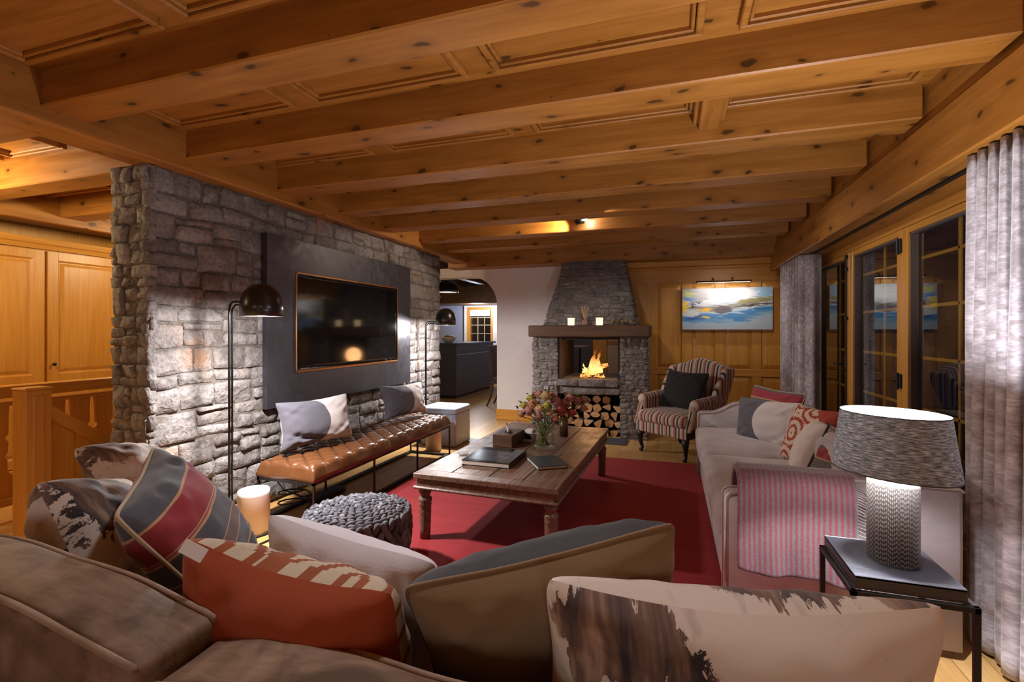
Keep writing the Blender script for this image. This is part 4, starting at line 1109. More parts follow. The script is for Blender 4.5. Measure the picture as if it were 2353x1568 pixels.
# tissue box
t = thing('tissue_box', 'wooden tissue box with a white tissue on the coffee table', 'tissue box', (-1.27, 3.79, TZ), math.radians(-3))
bm = BM(); box(bm, (-0.085, -0.14, 0), (0.085, 0.14, 0.10), 0.005); obj('box_body', bm, MT['mantel'], t)
bm = BM(); lathe(bm, [(0.001, 0.1015), (0.035, 0.1015)], 20, sx=1, sy=2); obj('slot', bm, MT['iron'], t)
bm = BM()
grid(bm, lambda u, v: ((u - 0.5) * 0.07 * (1 - 0.5 * v) + 0.014 * math.sin(8 * u + 2) * v, -0.01 + 0.02 * math.sin(9 * u), 0.10 + 0.065 * v * (0.7 + 0.5 * math.sin(5 * u + 0.5))), 12, 8); solid(obj('tissue', bm, MT['white'], t, True), 0.0015)
# small box
t = thing('trinket_box', 'tiny white box with a black front left of the vase', 'box', (-1.135, 3.955, TZ), math.radians(-4))
bm = BM(); box(bm, (-0.04, -0.05, 0), (0.04, 0.05, 0.095), 0.004); obj('box_body', bm, MT['white'], t)
bm = BM(); box(bm, (-0.032, -0.052, 0.022), (0.032, -0.05, 0.07)); obj('front_panel', bm, MT['rubber'], t)
# tin candle holder
t = thing('candle_tin', 'tall bronze tin candle holder right of the vase', 'candle holder', (-0.905, 4.235, TZ))
bm = BM(); lathe(bm, [(0.001, 0), (0.04, 0), (0.04, 0.17), (0.037, 0.17), (0.036, 0.06), (0.001, 0.06)], 28); obj('cup', bm, plain('bronze_tin', srgb(104, 78, 62), 0.35, 0.6), t, True)
bm = BM(); tube(bm, [(0.0395 * math.cos(2 * PI * k / 20), 0.0395 * math.sin(2 * PI * k / 20), 0.17) for k in range(20)], 0.0025, 6, closed=True); obj('rim', bm, MT['copper'], t, True)
t = thing('glass_dish', 'small clear glass dish at the left edge of the coffee table', 'dish', (-1.47, 3.33, TZ))
bm = BM(); lathe(bm, [(0.001, 0.0), (0.035, 0.0), (0.05, 0.02), (0.047, 0.022), (0.033, 0.006), (0.001, 0.005)], 24); obj('dish', bm, MT['glass'], t, True)
# vase with bouquet
VX, VY = -0.965, 3.75
t = thing('glass_vase', 'clear glass vase of water holding the bouquet', 'vase', (VX, VY, TZ))
bm = BM(); lathe(bm, [(0.001, 0.0), (0.094, 0.0), (0.100, 0.008), (0.098, 0.06), (0.088, 0.13), (0.092, 0.18), (0.108, 0.215), (0.105, 0.215), (0.088, 0.18), (0.084, 0.13), (0.094, 0.06), (0.095, 0.016), (0.001, 0.014)], 40); obj('vase_body', bm, MT['glass'], t, True)
bm = BM(); lathe(bm, [(0.001, 0.0145), (0.0945, 0.0165), (0.0935, 0.06), (0.0855, 0.11), (0.001, 0.11)], 36); obj('water', bm, m_clear('water', (0.93, 0.96, 0.92), 0.0), t, True)
bt_ = thing('bouquet', 'bouquet of peach, pink and red flowers in the glass vase', 'flowers', (VX, VY, TZ))
fl = random.Random(11)
def bloom(c, r, mat, nm='blossom'):
    bm = BM(); c = Vector(c)
    blob(bm, c, (r * 0.55, r * 0.55, r * 0.6), (8, 6))
    for ring, (cnt, rr, tilt) in enumerate(((4, 0.45, 0.25), (5, 0.68, 0.6), (6, 0.92, 1.0))):
        for k in range(cnt):
            a = 2 * PI * k / cnt + ring * 0.5 + fl.uniform(-.2, .2); ca, sa = math.cos(a), math.sin(a)
            def pf(u, v, ca=ca, sa=sa, rr=rr, tilt=tilt):
                w = (u - 0.5) * 2; out = rr * r * (0.25 + 0.75 * v ** 0.7) * (1 - 0.18 * w * w); up = r * (v * (1.15 - tilt * 0.75) - 0.35) * (1 - 0.25 * w * w) - 0.25 * r * tilt * v * v * 0.6
                side = w * r * 0.62 * (0.4 + 0.6 * math.sin(PI * min(1, v * 0.8 + 0.2)))
                return (c.x + ca * out - sa * side, c.y + sa * out + ca * side, c.z + up)
            grid(bm, pf, 5, 4)
    return solid(obj(nm, bm, mat, bt_, True), 0.0012)
fc = {'peach': (236, 172, 134), 'pink': (224, 164, 158), 'cream': (236, 208, 156), 'red': (206, 104, 90), 'rose': (206, 146, 140), 'yellow': (220, 212, 96), 'mauve': (190, 136, 138)}
def m_petal(nm, c):
    g = G('petal_' + nm); n = g.noise(g.obj(), 30, 3, 0.6); cc = srgb(*c)
    return g.done(g.mix(n, cc, tuple(q * 0.6 for q in cc)), 0.7, 0, **{'Subsurface Weight': 0.0})
FM = {k: m_petal(k, c) for k, c in fc.items()}
spec = [(-0.06, -0.10, 0.36, 0.05, 'peach'), (0.0, -0.12, 0.33, 0.045, 'cream'), (-0.10, -0.08, 0.30, 0.05, 'pink'), (0.03, -0.05, 0.42, 0.05, 'cream'), (-0.16, 0.0, 0.33, 0.04, 'yellow'), (0.07, -0.10, 0.30, 0.042, 'cream'), (0.0, -0.14, 0.27, 0.042, 'mauve'), (-0.17, -0.05, 0.27, 0.036, 'peach'), (-0.04, 0.02, 0.42, 0.045, 'pink'), (0.10, 0.02, 0.37, 0.05, 'rose'), (0.16, 0.08, 0.34, 0.05, 'rose'), (0.14, 0.0, 0.30, 0.05, 'red'), (0.19, 0.12, 0.39, 0.045, 'pink'), (0.24, 0.16, 0.36, 0.048, 'rose'), (0.22, 0.05, 0.28, 0.04, 'red'), (0.29, 0.2, 0.37, 0.042, 'mauve'), (-0.12, 0.06, 0.38, 0.04, 'yellow'), (0.05, 0.08, 0.40, 0.045, 'peach'), (0.06, -0.13, 0.36, 0.036, 'yellow'), (0.11, -0.07, 0.25, 0.034, 'peach'), (0.30, 0.13, 0.31, 0.036, 'rose')]
for (x, y, z, r, k) in spec: bloom((x, y, z), r * 1.3, FM[k])
bm = BM()
for (x, y, z, r, k) in spec:
    a = fl.uniform(0, 6.28); b = 0.05 * fl.random()
    tube(bm, [(-0.06 * math.cos(a) * 0.8, -0.06 * math.sin(a) * 0.8, 0.02), (b * math.cos(a), b * math.sin(a), 0.13), (x * 0.45, y * 0.45, 0.22), (x, y, z - 0.02)], 0.0035, 6)
obj('stems', bm, plain('stem_green', srgb(104, 124, 44), 0.6), bt_, True)
bm = BM()
for i in range(70):
    x, y, z, r, k = fl.choice(spec); a = fl.uniform(0, 6.28); L = fl.uniform(0.03, 0.06)
    p = Vector((x + fl.uniform(-.05, .05), y + fl.uniform(-.05, .05), z + fl.uniform(-.07, .035))); d = Vector((math.cos(a), math.sin(a), fl.uniform(-.3, .8))).normalized(); s = d.cross(Vector((0, 0, 1))).normalized()
    grid(bm, lambda u, v: tuple(p + d * L * v + s * (u - 0.5) * L * 0.7 * math.sin(PI * min(1, v * 0.9 + 0.08)) + Vector((0, 0, 0.01 * math.sin(PI * v)))), 2, 4)
o = obj('foliage', bm, plain('bouquet_leaf', srgb(74, 92, 44), 0.55), bt_, True); o['kind'] = 'stuff'
# ================================================================ CUSHIONS
def cushion(name, label, TL, TR, down, h, t=0.15, front=None, back=None, pinch=0.13, piping=None, group=None, n=30, seed=0.0, rpow=0.42, wrinkle=0.006, pr=0.005, folds=(), parts=('front_cover', 'back_cover'), flabel=None, blabel=None, sag=0.0):
    """scatter cushion hung from its two upper corner tips; front is the side seen from the left-hand side of TL>TR"""
    TL, TR, down = Vector(TL), Vector(TR), Vector(down)
    ex = TR - TL; w = ex.length; ex.normalize()
    dn = down - ex * down.dot(ex); dn.normalize()
    nrm = ex.cross(-dn)
    c = (TL + TR) / 2 + dn * h / 2
    M = Matrix((ex, -dn, nrm)).transposed().to_4x4(); M.translation = c
    root = bpy.data.objects.new(name, None); COL.objects.link(root); root.empty_display_size = 0.1
    root.matrix_world = M
    tag(root, label, 'cushion', group)
    def P(u, v, s):
        cr_ = 1 - 0.055 * (abs(u * v)) ** 7
        x = w / 2 * u * cr_ * (1 - pinch * (1 - v * v) * abs(u) ** 1.5); y = h / 2 * v * cr_ * (1 - pinch * (1 - u * u) * abs(v) ** 1.5)
        q = max(0.0, (1 - abs(u) ** 2.2)) * max(0.0, (1 - abs(v) ** 2.2))
        z = s * t / 2 * q ** rpow
        edge = min(1.0, q * 6)
        if wrinkle:
            # soft creases that run from the corners and lower edge
            cr = sum(math.exp(-((abs(u) + abs(v) - 1.25) / 0.4) ** 2) * math.sin((u * sv - v * su) * 15 + seed + k) for k, (su, sv) in enumerate(((1, 1), (-1, 1)))) 
            z += s * wrinkle * edge * (cr * 0.5 + 1.6 * nz((u * 1.3, v * 1.3, s), 2.2, seed))
            x += wrinkle * 0.5 * nz((u, v, 4), 2, seed); y += wrinkle * 0.5 * nz((u, v, 8), 2, seed)
        for (fu, fv, fa, fw, fd) in folds:
            dd = (u - fu) * math.sin(fa) + (v - fv) * math.cos(fa); aa = (u - fu) * math.cos(fa) - (v - fv) * math.sin(fa)
            z -= s * fd * math.exp(-(dd / fw) ** 2) * math.exp(-(aa / 0.45) ** 2) * edge
        y -= sag * (1 - u * u) * max(0, v) ** 2
        return (x, y, z)
    T = lambda i: math.copysign(abs(-1 + 2 * i) ** 0.7, -1 + 2 * i)
    for s, m, nm, lb in ((1, front, parts[0], flabel), (-1, back or front, parts[1], blabel)):
        bm = BM(); grid(bm, lambda a, b: P(T(a), T(b), s), n, n, 0, lambda t: (T(t) + 1) / 2)
        o = obj(nm, bm, m, root, True, label=lb, recalc=False)
        if s < 0:
            for p in o.data.polygons: p.flip()
    if piping:
        pts = []
        K = 24
        for (f) in (lambda k: (T(k / K), -1), lambda k: (1, T(k / K)), lambda k: (-T(k / K), 1), lambda k: (-1, -T(k / K))):
            pts += [P(*f(k), 1) for k in range(K)]
        bm = BM(); tube(bm, pts, pr, 6, closed=True); obj('piping', bm, piping, root, True)
    return root

def cl(name, c, **kw): return m_cloth(name, srgb(*c), uvw=False, **kw)
MT['greylinen'] = cl('charcoal_linen', (86, 82, 92))
MT['cream'] = cl('cream_linen', (208, 196, 190))
MT['blackcloth'] = cl('black_cloth', (32, 31, 32), amp=0.05)
MT['taupe'] = cl('taupe_linen', (132, 106, 76), weave=150, amp=0.16, var=0.2)
MT['greyvelvet'] = m_velvet('grey_velvet', srgb(44, 41, 43), srgb(66, 62, 66))
MT['lilacwhite'] = cl('off_white_linen', (222, 216, 224))
MT['crimson'] = cl('dark_red_cloth', (110, 16, 24))
def m_half(flip=False, edge=0.60, bowk=-0.5):
    """grey and cream cloth meeting on a curved seam"""
    g = G('half_grey_half_cream'); x, y, z = g.sep(g.uv()); o = g.obj()
    if flip: x = g.m('SUBTRACT', 1, x)
    bow = g.m('MULTIPLY', g.m('POWER', g.m('ABSOLUTE', g.m('SUBTRACT', y, 0.5)), 2.0), bowk)
    f = g.m('GREATER_THAN', x, g.m('ADD', bow, edge))
    n = g.noise(g.map(o, (220, 60, 200)), 1, 2, 0.6)
    c = g.mix(f, srgb(84, 80, 90), srgb(212, 202, 198))
    c = g.mix(g.m('MULTIPLY', n, 0.35), c, (0.05, 0.045, 0.05))
    return g.done(c, 0.9, 0, g.bump(n, 0.25, 0.002), **{'Sheen Weight': 0.2})
def m_stripes(name, stops, axis=1, rough=0.9, warp=0.0, use_obj=None, scale=1.0):
    g = G(name); o = g.obj()
    if use_obj is None: t = g.sep(g.uv())[axis]
    else: t = g.m('FRACT', g.m('MULTIPLY', g.sep(o)[use_obj], scale))
    n = g.noise(g.map(o, (200, 60, 200)), 1, 2, 0.6)
    c = g.ramp(t, stops, 'CONSTANT')
    c = g.mix(g.m('MULTIPLY', n, 0.45), c, (0.03, 0.025, 0.025))
    return g.done(c, rough, 0, g.bump(n, 0.25, 0.002), **{'Sheen Weight': 0.2})
RED, SLATE, SAND, MAR = srgb(150, 30, 44), srgb(78, 78, 86), srgb(196, 150, 110), srgb(104, 80, 72)
STR = [(0.0, SLATE), (0.10, MAR), (0.2, SLATE), (0.28, SAND), (0.29, SLATE), (0.40, SAND), (0.407, MAR), (0.49, SAND), (0.497, SLATE), (0.635, SAND), (0.65, RED), (0.657, SAND), (0.667, RED), (0.835, SAND), (0.85, SLATE), (0.97, SAND), (0.98, RED)]
MT['stripe_cushion'] = m_stripes('striped_blanket_cloth', STR, 1)
MT['stripe_small'] = m_stripes('striped_blanket_small', [(0.0, MAR), (0.50, srgb(92, 82, 76)), (0.70, SAND), (0.725, RED), (0.94, SLATE)], 1)
MT['stripe_front'] = m_stripes('striped_blanket_front', STR[:-2], 1)
def m_cow(name, seed, spots, thr=0.55, bias=0.0):
    """cream velvet printed with ragged, dripping dark brown patches"""
    g = G(name); v = g.uv(); x, y, z = g.sep(v)
    big = g.noise(g.map(v, (3.4, 2.6, 1), (0, 0, 0), (seed, seed * 0.7, 0)), 1.25, 6, 0.66, 0.4)
    rag = g.noise(g.map(v, (30, 14, 1), (0, 0, 0), (seed, 3, 0)), 1.0, 6, 0.72, 0.5)
    sm = g.noise(g.map(v, (16, 2.2, 1), (0, 0, 0), (seed, 0, 0)), 1.0, 3, 0.55, 0.3)
    reg = None
    for (cx, cy, rx, ry) in spots:
        a = g.m('DIVIDE', g.m('SUBTRACT', x, cx), rx); b = g.m('DIVIDE', g.m('SUBTRACT', y, cy), ry)
        e = g.m('SUBTRACT', 1.0, g.m('ADD', g.m('MULTIPLY', a, a), g.m('MULTIPLY', b, b)))
        e = g.m('MAXIMUM', e, -1.2)
        reg = e if reg is None else g.m('MAXIMUM', reg, e)
    f = g.m('ADD', g.m('MULTIPLY', reg, 0.42), g.m('ADD', g.m('MULTIPLY', g.m('SUBTRACT', big, 0.5), 0.7), g.m('ADD', g.m('MULTIPLY', g.m('SUBTRACT', rag, 0.5), 0.95), g.m('MULTIPLY', g.m('SUBTRACT', sm, 0.5), 0.5))))
    mask = g.ramp(g.m('ADD', f, 0.5 + bias), [(thr, 0.0), (thr + 0.012, 1.0)])
    inner = g.ramp(g.m('ADD', g.m('MULTIPLY', sm, 0.8), g.m('MULTIPLY', big, 0.3)), [(0.42, srgb(34, 27, 32)), (0.50, srgb(70, 54, 52)), (0.58, srgb(112, 86, 72)), (0.70, srgb(178, 152, 130))])
    wash = g.noise(g.map(v, (4, 3, 1), (0, 0, 0), (seed + 4, 2, 0)), 1.6, 4, 0.6)
    base = g.mix(g.ramp(wash, [(0.56, 0.0), (0.70, 0.75)]), srgb(216, 204, 194), srgb(146, 136, 134))
    c = g.mix(mask, base, inner)
    n = g.noise(g.map(g.obj(), (300, 300, 300)), 1, 2, 0.5)
    return g.done(c, 0.75, 0, g.bump(n, 0.12, 0.001), **{'Sheen Weight': 0.3})
def m_kilim():
    """stepped rust zigzags and diamonds on oatmeal wool"""
    g = G('kilim_wool'); x, y, z = g.sep(g.uv()); o = g.obj()
    q = lambda s, N: g.m('DIVIDE', g.m('FLOOR', g.m('MULTIPLY', s, N)), N)
    X, Y = q(x, 64), q(y, 60)
    ax = g.m('ABSOLUTE', g.m('SUBTRACT', g.m('FRACT', g.m('MULTIPLY', g.m('ADD', X, 0.02), 1.25)), 0.5))
    d = g.m('FRACT', g.m('ADD', g.m('MULTIPLY', g.m('ADD', g.m('MULTIPLY', ax, 0.75), Y), 7.5), 0.35))
    f = g.m('LESS_THAN', d, 0.34)
    blk = g.m('LESS_THAN', g.m('ADD', ax, g.m('MULTIPLY', g.m('ABSOLUTE', g.m('SUBTRACT', Y, 0.95)), 1.0)), 0.07)
    f = g.m('MAXIMUM', f, blk)
    n = g.noise(g.map(o, (260, 120, 260)), 1, 2, 0.6); nb = g.noise(o, 24, 2, 0.5)
    c = g.mix(f, g.mix(nb, srgb(214, 196, 170), srgb(188, 170, 146)), g.mix(nb, srgb(160, 84, 32), srgb(134, 60, 22)))
    c = g.mix(g.m('MULTIPLY', n, 0.4), c, (0.06, 0.03, 0.02))
    return g.done(c, 0.95, 0, g.bump(n, 0.4, 0.002))
def m_suzani():
    g = G('suzani_embroidery'); v = g.uv(); o = g.obj(); x, y, z = g.sep(v)
    vo = g.vor(g.map(v, (1.9, 1.9, 1), (0, 0, 0.5)), 1.0, rand=0.35, dim='2D')
    wob = g.m('MULTIPLY', g.noise(g.map(v, (26, 26, 1)), 1, 2, 0.5), 0.12)
    r = g.m('FRACT', g.m('MULTIPLY', g.m('ADD', vo, wob), 4.2))
    f = g.m('LESS_THAN', r, 0.42)
    plainr = g.m('GREATER_THAN', g.m('ADD', g.m('MULTIPLY', x, 0.9), g.m('MULTIPLY', y, 0.6)), 1.12)
    f = g.m('MAXIMUM', f, plainr)
    n = g.noise(g.map(o, (240, 240, 240)), 1, 2, 0.6)
    c = g.mix(f, srgb(206, 184, 160), srgb(158, 58, 42))
    c = g.mix(g.m('MULTIPLY', n, 0.35), c, (0.06, 0.03, 0.02))
    return g.done(c, 0.95, 0, g.bump(n, 0.3, 0.002))
MT['cow3'] = m_cow('cowhide_print_near', 12.3, [(0.20, 0.90, 0.20, 0.14), (0.36, 0.80, 0.07, 0.20), (0.10, 0.80, 0.05, 0.14), (0.24, 0.76, 0.05, 0.16)])
MT['cow3b'] = m_cow('cowhide_print_near_other', 22.9, [(0.70, 0.90, 0.24, 0.10), (0.93, 0.96, 0.06, 0.06)], 0.54)
MT['cow1'] = m_cow('cowhide_print_left', 3.1, [(0.15, 0.45, 0.16, 0.2), (0.1, 0.95, 0.12, 0.06), (0.55, 0.4, 0.12, 0.25), (0.85, 0.5, 0.1, 0.2)], 0.55, 0.10)
MT['cow1b'] = m_cow('cowhide_print_left_front', 15.2, [(0.25, 0.75, 0.3, 0.3), (0.5, 0.3, 0.3, 0.4)], 0.60, 0.08)
MT['cow2'] = m_cow('cowhide_print_far', 7.7, [(0.15, 0.85, 0.2, 0.2), (0.6, 0.7, 0.25, 0.12)], 0.57)
MT['kilim'], MT['suzani'] = m_kilim(), m_suzani()
MT['rustfelt'] = cl('rust_orange_felt', (150, 60, 16), amp=0.05, var=0.15)
MT['pipecream'] = plain('cream_piping', srgb(170, 150, 124), 0.85); MT['pipedark'] = plain('charcoal_piping', srgb(44, 42, 46), 0.85)

# bench cushions
cushion('bench_cushion', 'half charcoal half white lumbar cushion at the near end of the leather bench', (-2.80, 2.86, 0.855), (-2.65, 3.53, 0.855), (0.10, 0.09, -0.36), 0.38, 0.18, m_half(), MT['greylinen'], 0.14, None, 'charcoal and white cushions on the bench', seed=2, folds=((-0.55, -0.55, 0.5, 0.07, 0.02), (-0.4, -0.7, 0.25, 0.06, 0.016)))
cushion('bench_cushion', 'half charcoal half white lumbar cushion at the far end of the leather bench', (-2.80, 4.22, 0.835), (-2.68, 4.88, 0.82), (0.12, 0.06, -0.36), 0.36, 0.17, m_half(), MT['greylinen'], 0.15, None, 'charcoal and white cushions on the bench', seed=5)

# ================================================================ RIGHT-HAND SOFA
MT['beige'] = m_velvet('greige_velvet', srgb(164, 152, 152), srgb(190, 180, 180), 3.5)
MT['beigepipe'] = plain('greige_piping', srgb(186, 174, 168), 0.8)
sf = thing('sofa', 'pale greige upholstered sofa in front of the windows', 'sofa', (0.70, 3.72, 0))
SX, SY = 0.70, 3.72
bm = BM(); softbox(bm, (0.0, 0, 0.205), (0.88, 2.26, 0.33), 0.03, n=8); obj('base', bm, MT['beige'], sf, True)
def armpoly(): return [(-0.455, 0.04), (-0.455, 0.585), (-0.45, 0.605), (-0.43, 0.618), (-0.33, 0.622), (-0.27, 0.635), (-0.21, 0.675), (-0.15, 0.71), (-0.08, 0.722), (0.44, 0.722), (0.455, 0.71), (0.455, 0.04)]
def arm(y0, y1, nm='arm'):
    bm = BM(); extrude_poly(bm, [(x, y0, z) for x, z in armpoly()], (0, y1 - y0, 0))
    bmesh.ops.bevel(bm, geom=[e for e in bm.edges if abs(e.verts[0].co.y - e.verts[1].co.y) < 1e-5], offset=0.014, segments=3, affect='EDGES')
    a = obj(nm, bm, MT['beige'], sf, True)
    for yy in (y0 + 0.004, y1 - 0.004):
        bm = BM(); tube(bm, [(x * 1.003, yy, z + 0.002) for x, z in armpoly()[0:11]], 0.006, 6); obj('piping', bm, MT['beigepipe'], a, True)
arm(-1.235, -1.125); arm(1.125, 1.235)
bm = BM(); softbox(bm, (0.36, 0, 0.42), (0.18, 2.26, 0.66), 0.03, n=8); obj('backrest', bm, MT['beige'], sf, True)
for (y0, y1, sd) in ((-1.12, 0.02, 1.0), (0.03, 1.12, 7.0)):
    bm = BM(); softbox(bm, (-0.085, (y0 + y1) / 2, 0.425), (0.79, y1 - y0, 0.155), 0.05, (0.012, 0, 0.03), n=16, wob=0.008, seed=sd); obj('seat_cushion', bm, MT['beige'], sf, True)
for (y0, y1, sd) in ((-1.1, 0.0, 3.0), (0.01, 1.1, 5.0)):
    bm = BM(); softbox(bm, (0.215, (y0 + y1) / 2, 0.62), (0.16, y1 - y0, 0.32), 0.055, (0.03, 0, 0.02), n=12, wob=0.008, seed=sd); obj('back_cushion', bm, MT['beige'], sf, True)
for x in (-0.40, 0.40):
    for y in (-1.18, 1.18):
        bm = BM(); cbox(bm, (x, y, 0.022), (0.05, 0.05, 0.044)); obj('foot', bm, MT['mantel'], sf)

cushion('scatter_cushion', 'half charcoal half white cushion leaning at the far end of the sofa', (0.555, 4.50, 0.835), (0.93, 4.02, 0.86), (-0.03, -0.06, -0.36), 0.37, 0.17, m_half(edge=0.38, bowk=0.6), MT['cream'], 0.10, None, 'cushions on the sofa', seed=1)
cushion('scatter_cushion', 'red and slate striped cushion behind the charcoal and white one', (0.72, 4.86, 0.90), (1.0, 4.24, 0.90), (-0.12, -0.06, -0.4), 0.40, 0.13, MT['stripe_small'], None, 0.10, MT['pipecream'], 'cushions on the sofa', seed=4)
cushion('scatter_cushion', 'rust and cream embroidered cushion in the middle of the sofa', (0.86, 3.92, 0.87), (1.03, 3.46, 0.89), (-0.14, -0.02, -0.38), 0.42, 0.15, MT['suzani'], MT['rustfelt'], 0.10, None, 'cushions on the sofa', seed=6)
cushion('scatter_cushion', 'white cushion with a charcoal piped edge at the near end of the sofa', (0.975, 3.68, 0.80), (0.882, 3.27, 0.835), (-0.15, 0.0, -0.36), 0.40, 0.22, MT['cream'], MT['lilacwhite'], 0.08, MT['pipedark'], 'cushions on the sofa', seed=8, pr=0.007)
cushion('scatter_cushion', 'striped red cushion half hidden behind the table lamp', (0.82, 3.20, 0.74), (1.00, 2.78, 0.74), (-0.12, 0, -0.3), 0.30, 0.14, MT['stripe_small'], None, 0.1, None, 'cushions on the sofa', seed=9)

# throw over the near arm
def m_throw():
    g = G('pink_grey_throw'); o = g.obj(); t = g.sep(g.uv())[0]; n = g.noise(g.map(o, (120, 120, 120)), 1, 3, 0.65); n2 = g.noise(g.map(o, (30, 30, 160)), 1, 2, 0.5)
    s = g.m('SINE', g.m('MULTIPLY', t, 2 * PI * 22)); f = g.ramp(g.m('ADD', g.m('MULTIPLY', s, 0.5), g.m('ADD', 0.5, g.m('MULTIPLY', g.m('SUBTRACT', n, 0.5), 1.4))), [(0.35, 0.0), (0.65, 1.0)])
    c = g.mix(f, srgb(94, 86, 86), srgb(112, 44, 56))
    c = g.mix(g.m('MULTIPLY', n2, 0.35), c, srgb(80, 50, 54))
    return g.done(c, 0.95, 0, g.bump(n, 0.7, 0.006), **{'Sheen Weight': 0.4})
tw = thing('throw_blanket', 'pink and grey striped wool throw folded over the near sofa arm', 'throw', (0.56, 2.54, 0))
path = [(0.20, 0.52), (0.17, 0.60), (0.13, 0.69), (0.08, 0.728), (0.02, 0.738), (-0.04, 0.730), (-0.075, 0.70), (-0.09, 0.64), (-0.096, 0.56), (-0.10, 0.46), (-0.104, 0.38), (-0.108, 0.30)]
def pl(t):
    t *= len(path) - 1; i = min(int(t), len(path) - 2); f = t - i
    return (path[i][0] + (path[i + 1][0] - path[i][0]) * f, path[i][1] + (path[i + 1][1] - path[i][1]) * f)
def tp_(u, v):
    y, z = pl(v); x = -0.265 + 0.47 * u
    hang = max(0, v - 0.55) / 0.45
    y -= hang * (0.010 * math.sin(u * 9) + 0.006 * math.sin(u * 23 + 1)); z -= hang * 0.03 * u + hang * 0.01 * math.sin(u * 7)
    z -= 0.012 * (u < 0.04) * (1 - hang)
    return (x + 0.006 * math.sin(v * 6) * hang, y, z)
bm = BM(); grid(bm, tp_, 48, 60); solid(obj('blanket', bm, m_throw(), tw, True), 0.018, 0)
bm = BM(); fr2 = random.Random(3)
for i in range(46):
    v = 0.36 + 0.62 * i / 45; a = Vector(tp_(1.0, v)); L = 0.075 + fr2.uniform(-.01, .01)
    tube(bm, [a, a + Vector((L * 0.4, -0.006, 0.004 - 0.2 * L)), a + Vector((L * 0.8, -0.004, -0.75 * L)), a + Vector((L, -0.004, -1.25 * L))], 0.0032, 5)
obj('fringe', bm, cl('fringe_wool', (150, 134, 132)), tw, True)

# ================================================================ WING CHAIR
def m_wing(ax):
    S = [(0.0, srgb(222, 206, 192)), (0.10, srgb(34, 31, 38)), (0.18, srgb(222, 206, 192)), (0.28, srgb(206, 146, 118)), (0.38, srgb(116, 52, 52)), (0.44, srgb(222, 206, 192)), (0.54, srgb(34, 31, 38)), (0.62, srgb(196, 168, 140)), (0.70, srgb(222, 206, 192)), (0.80, srgb(204, 142, 118)), (0.91, srgb(116, 52, 52))]
    return m_stripes('candy_stripe_%d' % ax, S, use_obj=ax, scale=4.6)
MT['wing_x'], MT['wing_y'] = m_wing(0), m_wing(1)
wc = thing('wing_chair', 'striped wing armchair beside the fireplace', 'armchair', (0.115, 5.855, 0), math.radians(-38))
bm = BM(); softbox(bm, (0, -0.02, 0.30), (0.70, 0.70, 0.13), 0.025, n=8); obj('seat_rail', bm, MT['wing_x'], wc, True)
bm = BM(); softbox(bm, (0, -0.055, 0.415), (0.66, 0.68, 0.13), 0.05, (0.0, 0.012, 0.025), n=12); obj('seat_cushion', bm, MT['wing_x'], wc, True)
bm = BM(); softbox(bm, (0, 0.30, 0.70), (0.64, 0.13, 0.62), 0.045, (0, 0.015, 0), n=16, fn=lambda p: (p.x * (1 + 0.10 * (p.z + 0.31)), p.y + 0.16 * (p.z + 0.31) + 0.05 * (p.x / 0.32) ** 2 * -0.3, p.z + 0.085 * max(0, p.z + 0.05) / 0.36 * (math.exp(-(p.x / 0.19) ** 2) - 0.35))); obj('backrest', bm, MT['wing_x'], wc, True)
for s in (-1, 1):
    def wf(p, s=s):
        z = p.z; k = (z + 0.25) / 0.5
        y = p.y * (0.55 + 0.45 * math.sin(PI * min(1, max(0, k * 0.9 + 0.08)))) + 0.14 * k + (-0.03 * math.sin(k * 5))
        return (p.x + s * 0.02 * k, y, z)
    bm = BM(); softbox(bm, (s * 0.335, 0.20, 0.73), (0.075, 0.27, 0.48), 0.035, n=10, fn=wf); obj('wing', bm, MT['wing_y'], wc, True)
    bm = BM(); softbox(bm, (s * 0.335, -0.01, 0.47), (0.085, 0.56, 0.26), 0.035, n=8); obj('arm', bm, MT['wing_y'], wc, True)
    bm = BM(); pts = [(s * 0.35, 0.24, 0.63), (s * 0.35, 0.05, 0.62), (s * 0.35, -0.14, 0.60), (s * 0.352, -0.235, 0.592), (s * 0.352, -0.265, 0.59)]
    tube(bm, pts, 0.06, 14, rads=[0.05, 0.056, 0.062, 0.064, 0.052]); obj('arm_roll', bm, MT['wing_y'], wc, True)
    bm = BM(); softbox(bm, (s * 0.345, -0.30, 0.44), (0.075, 0.06, 0.25), 0.028, n=8, fn=lambda p: (p.x, p.y + 0.05 * (p.z / 0.125), p.z)); obj('arm_front', bm, MT['wing_x'], wc, True)
    # legs
    bm = BM(); x = s * 0.29
    tube(bm, [(x, -0.31, 0.25), (x * 1.06, -0.345, 0.2), (x * 1.05, -0.335, 0.12), (x * 1.01, -0.315, 0.05), (x * 1.02, -0.335, 0.02), (x * 1.03, -0.345, 0.006)], 0.03, 10, rads=[0.04, 0.04, 0.026, 0.018, 0.024, 0.022]); obj('leg', bm, MT['lampblack'], wc, True)
    bm = BM(); tube(bm, [(x, 0.28, 0.26), (x, 0.31, 0.14), (x, 0.38, 0.006)], 0.02, 8, rads=[0.03, 0.024, 0.02]); obj('leg', bm, MT['lampblack'], wc, True)
R_ = Matrix.Rotation(math.radians(-38), 3, 'Z')
def wcp(x, y, z): v = R_ @ Vector((x, y, 0)); return (v.x + 0.115, v.y + 5.855, z)
cushion('scatter_cushion', 'plain black cushion on the striped wing chair', wcp(-0.31, 0.17, 0.925), wcp(0.28, 0.14, 0.92), tuple(R_ @ Vector((0, -0.36, -0.93))), 0.47, 0.15, MT['blackcloth'], None, 0.09, None, seed=3)

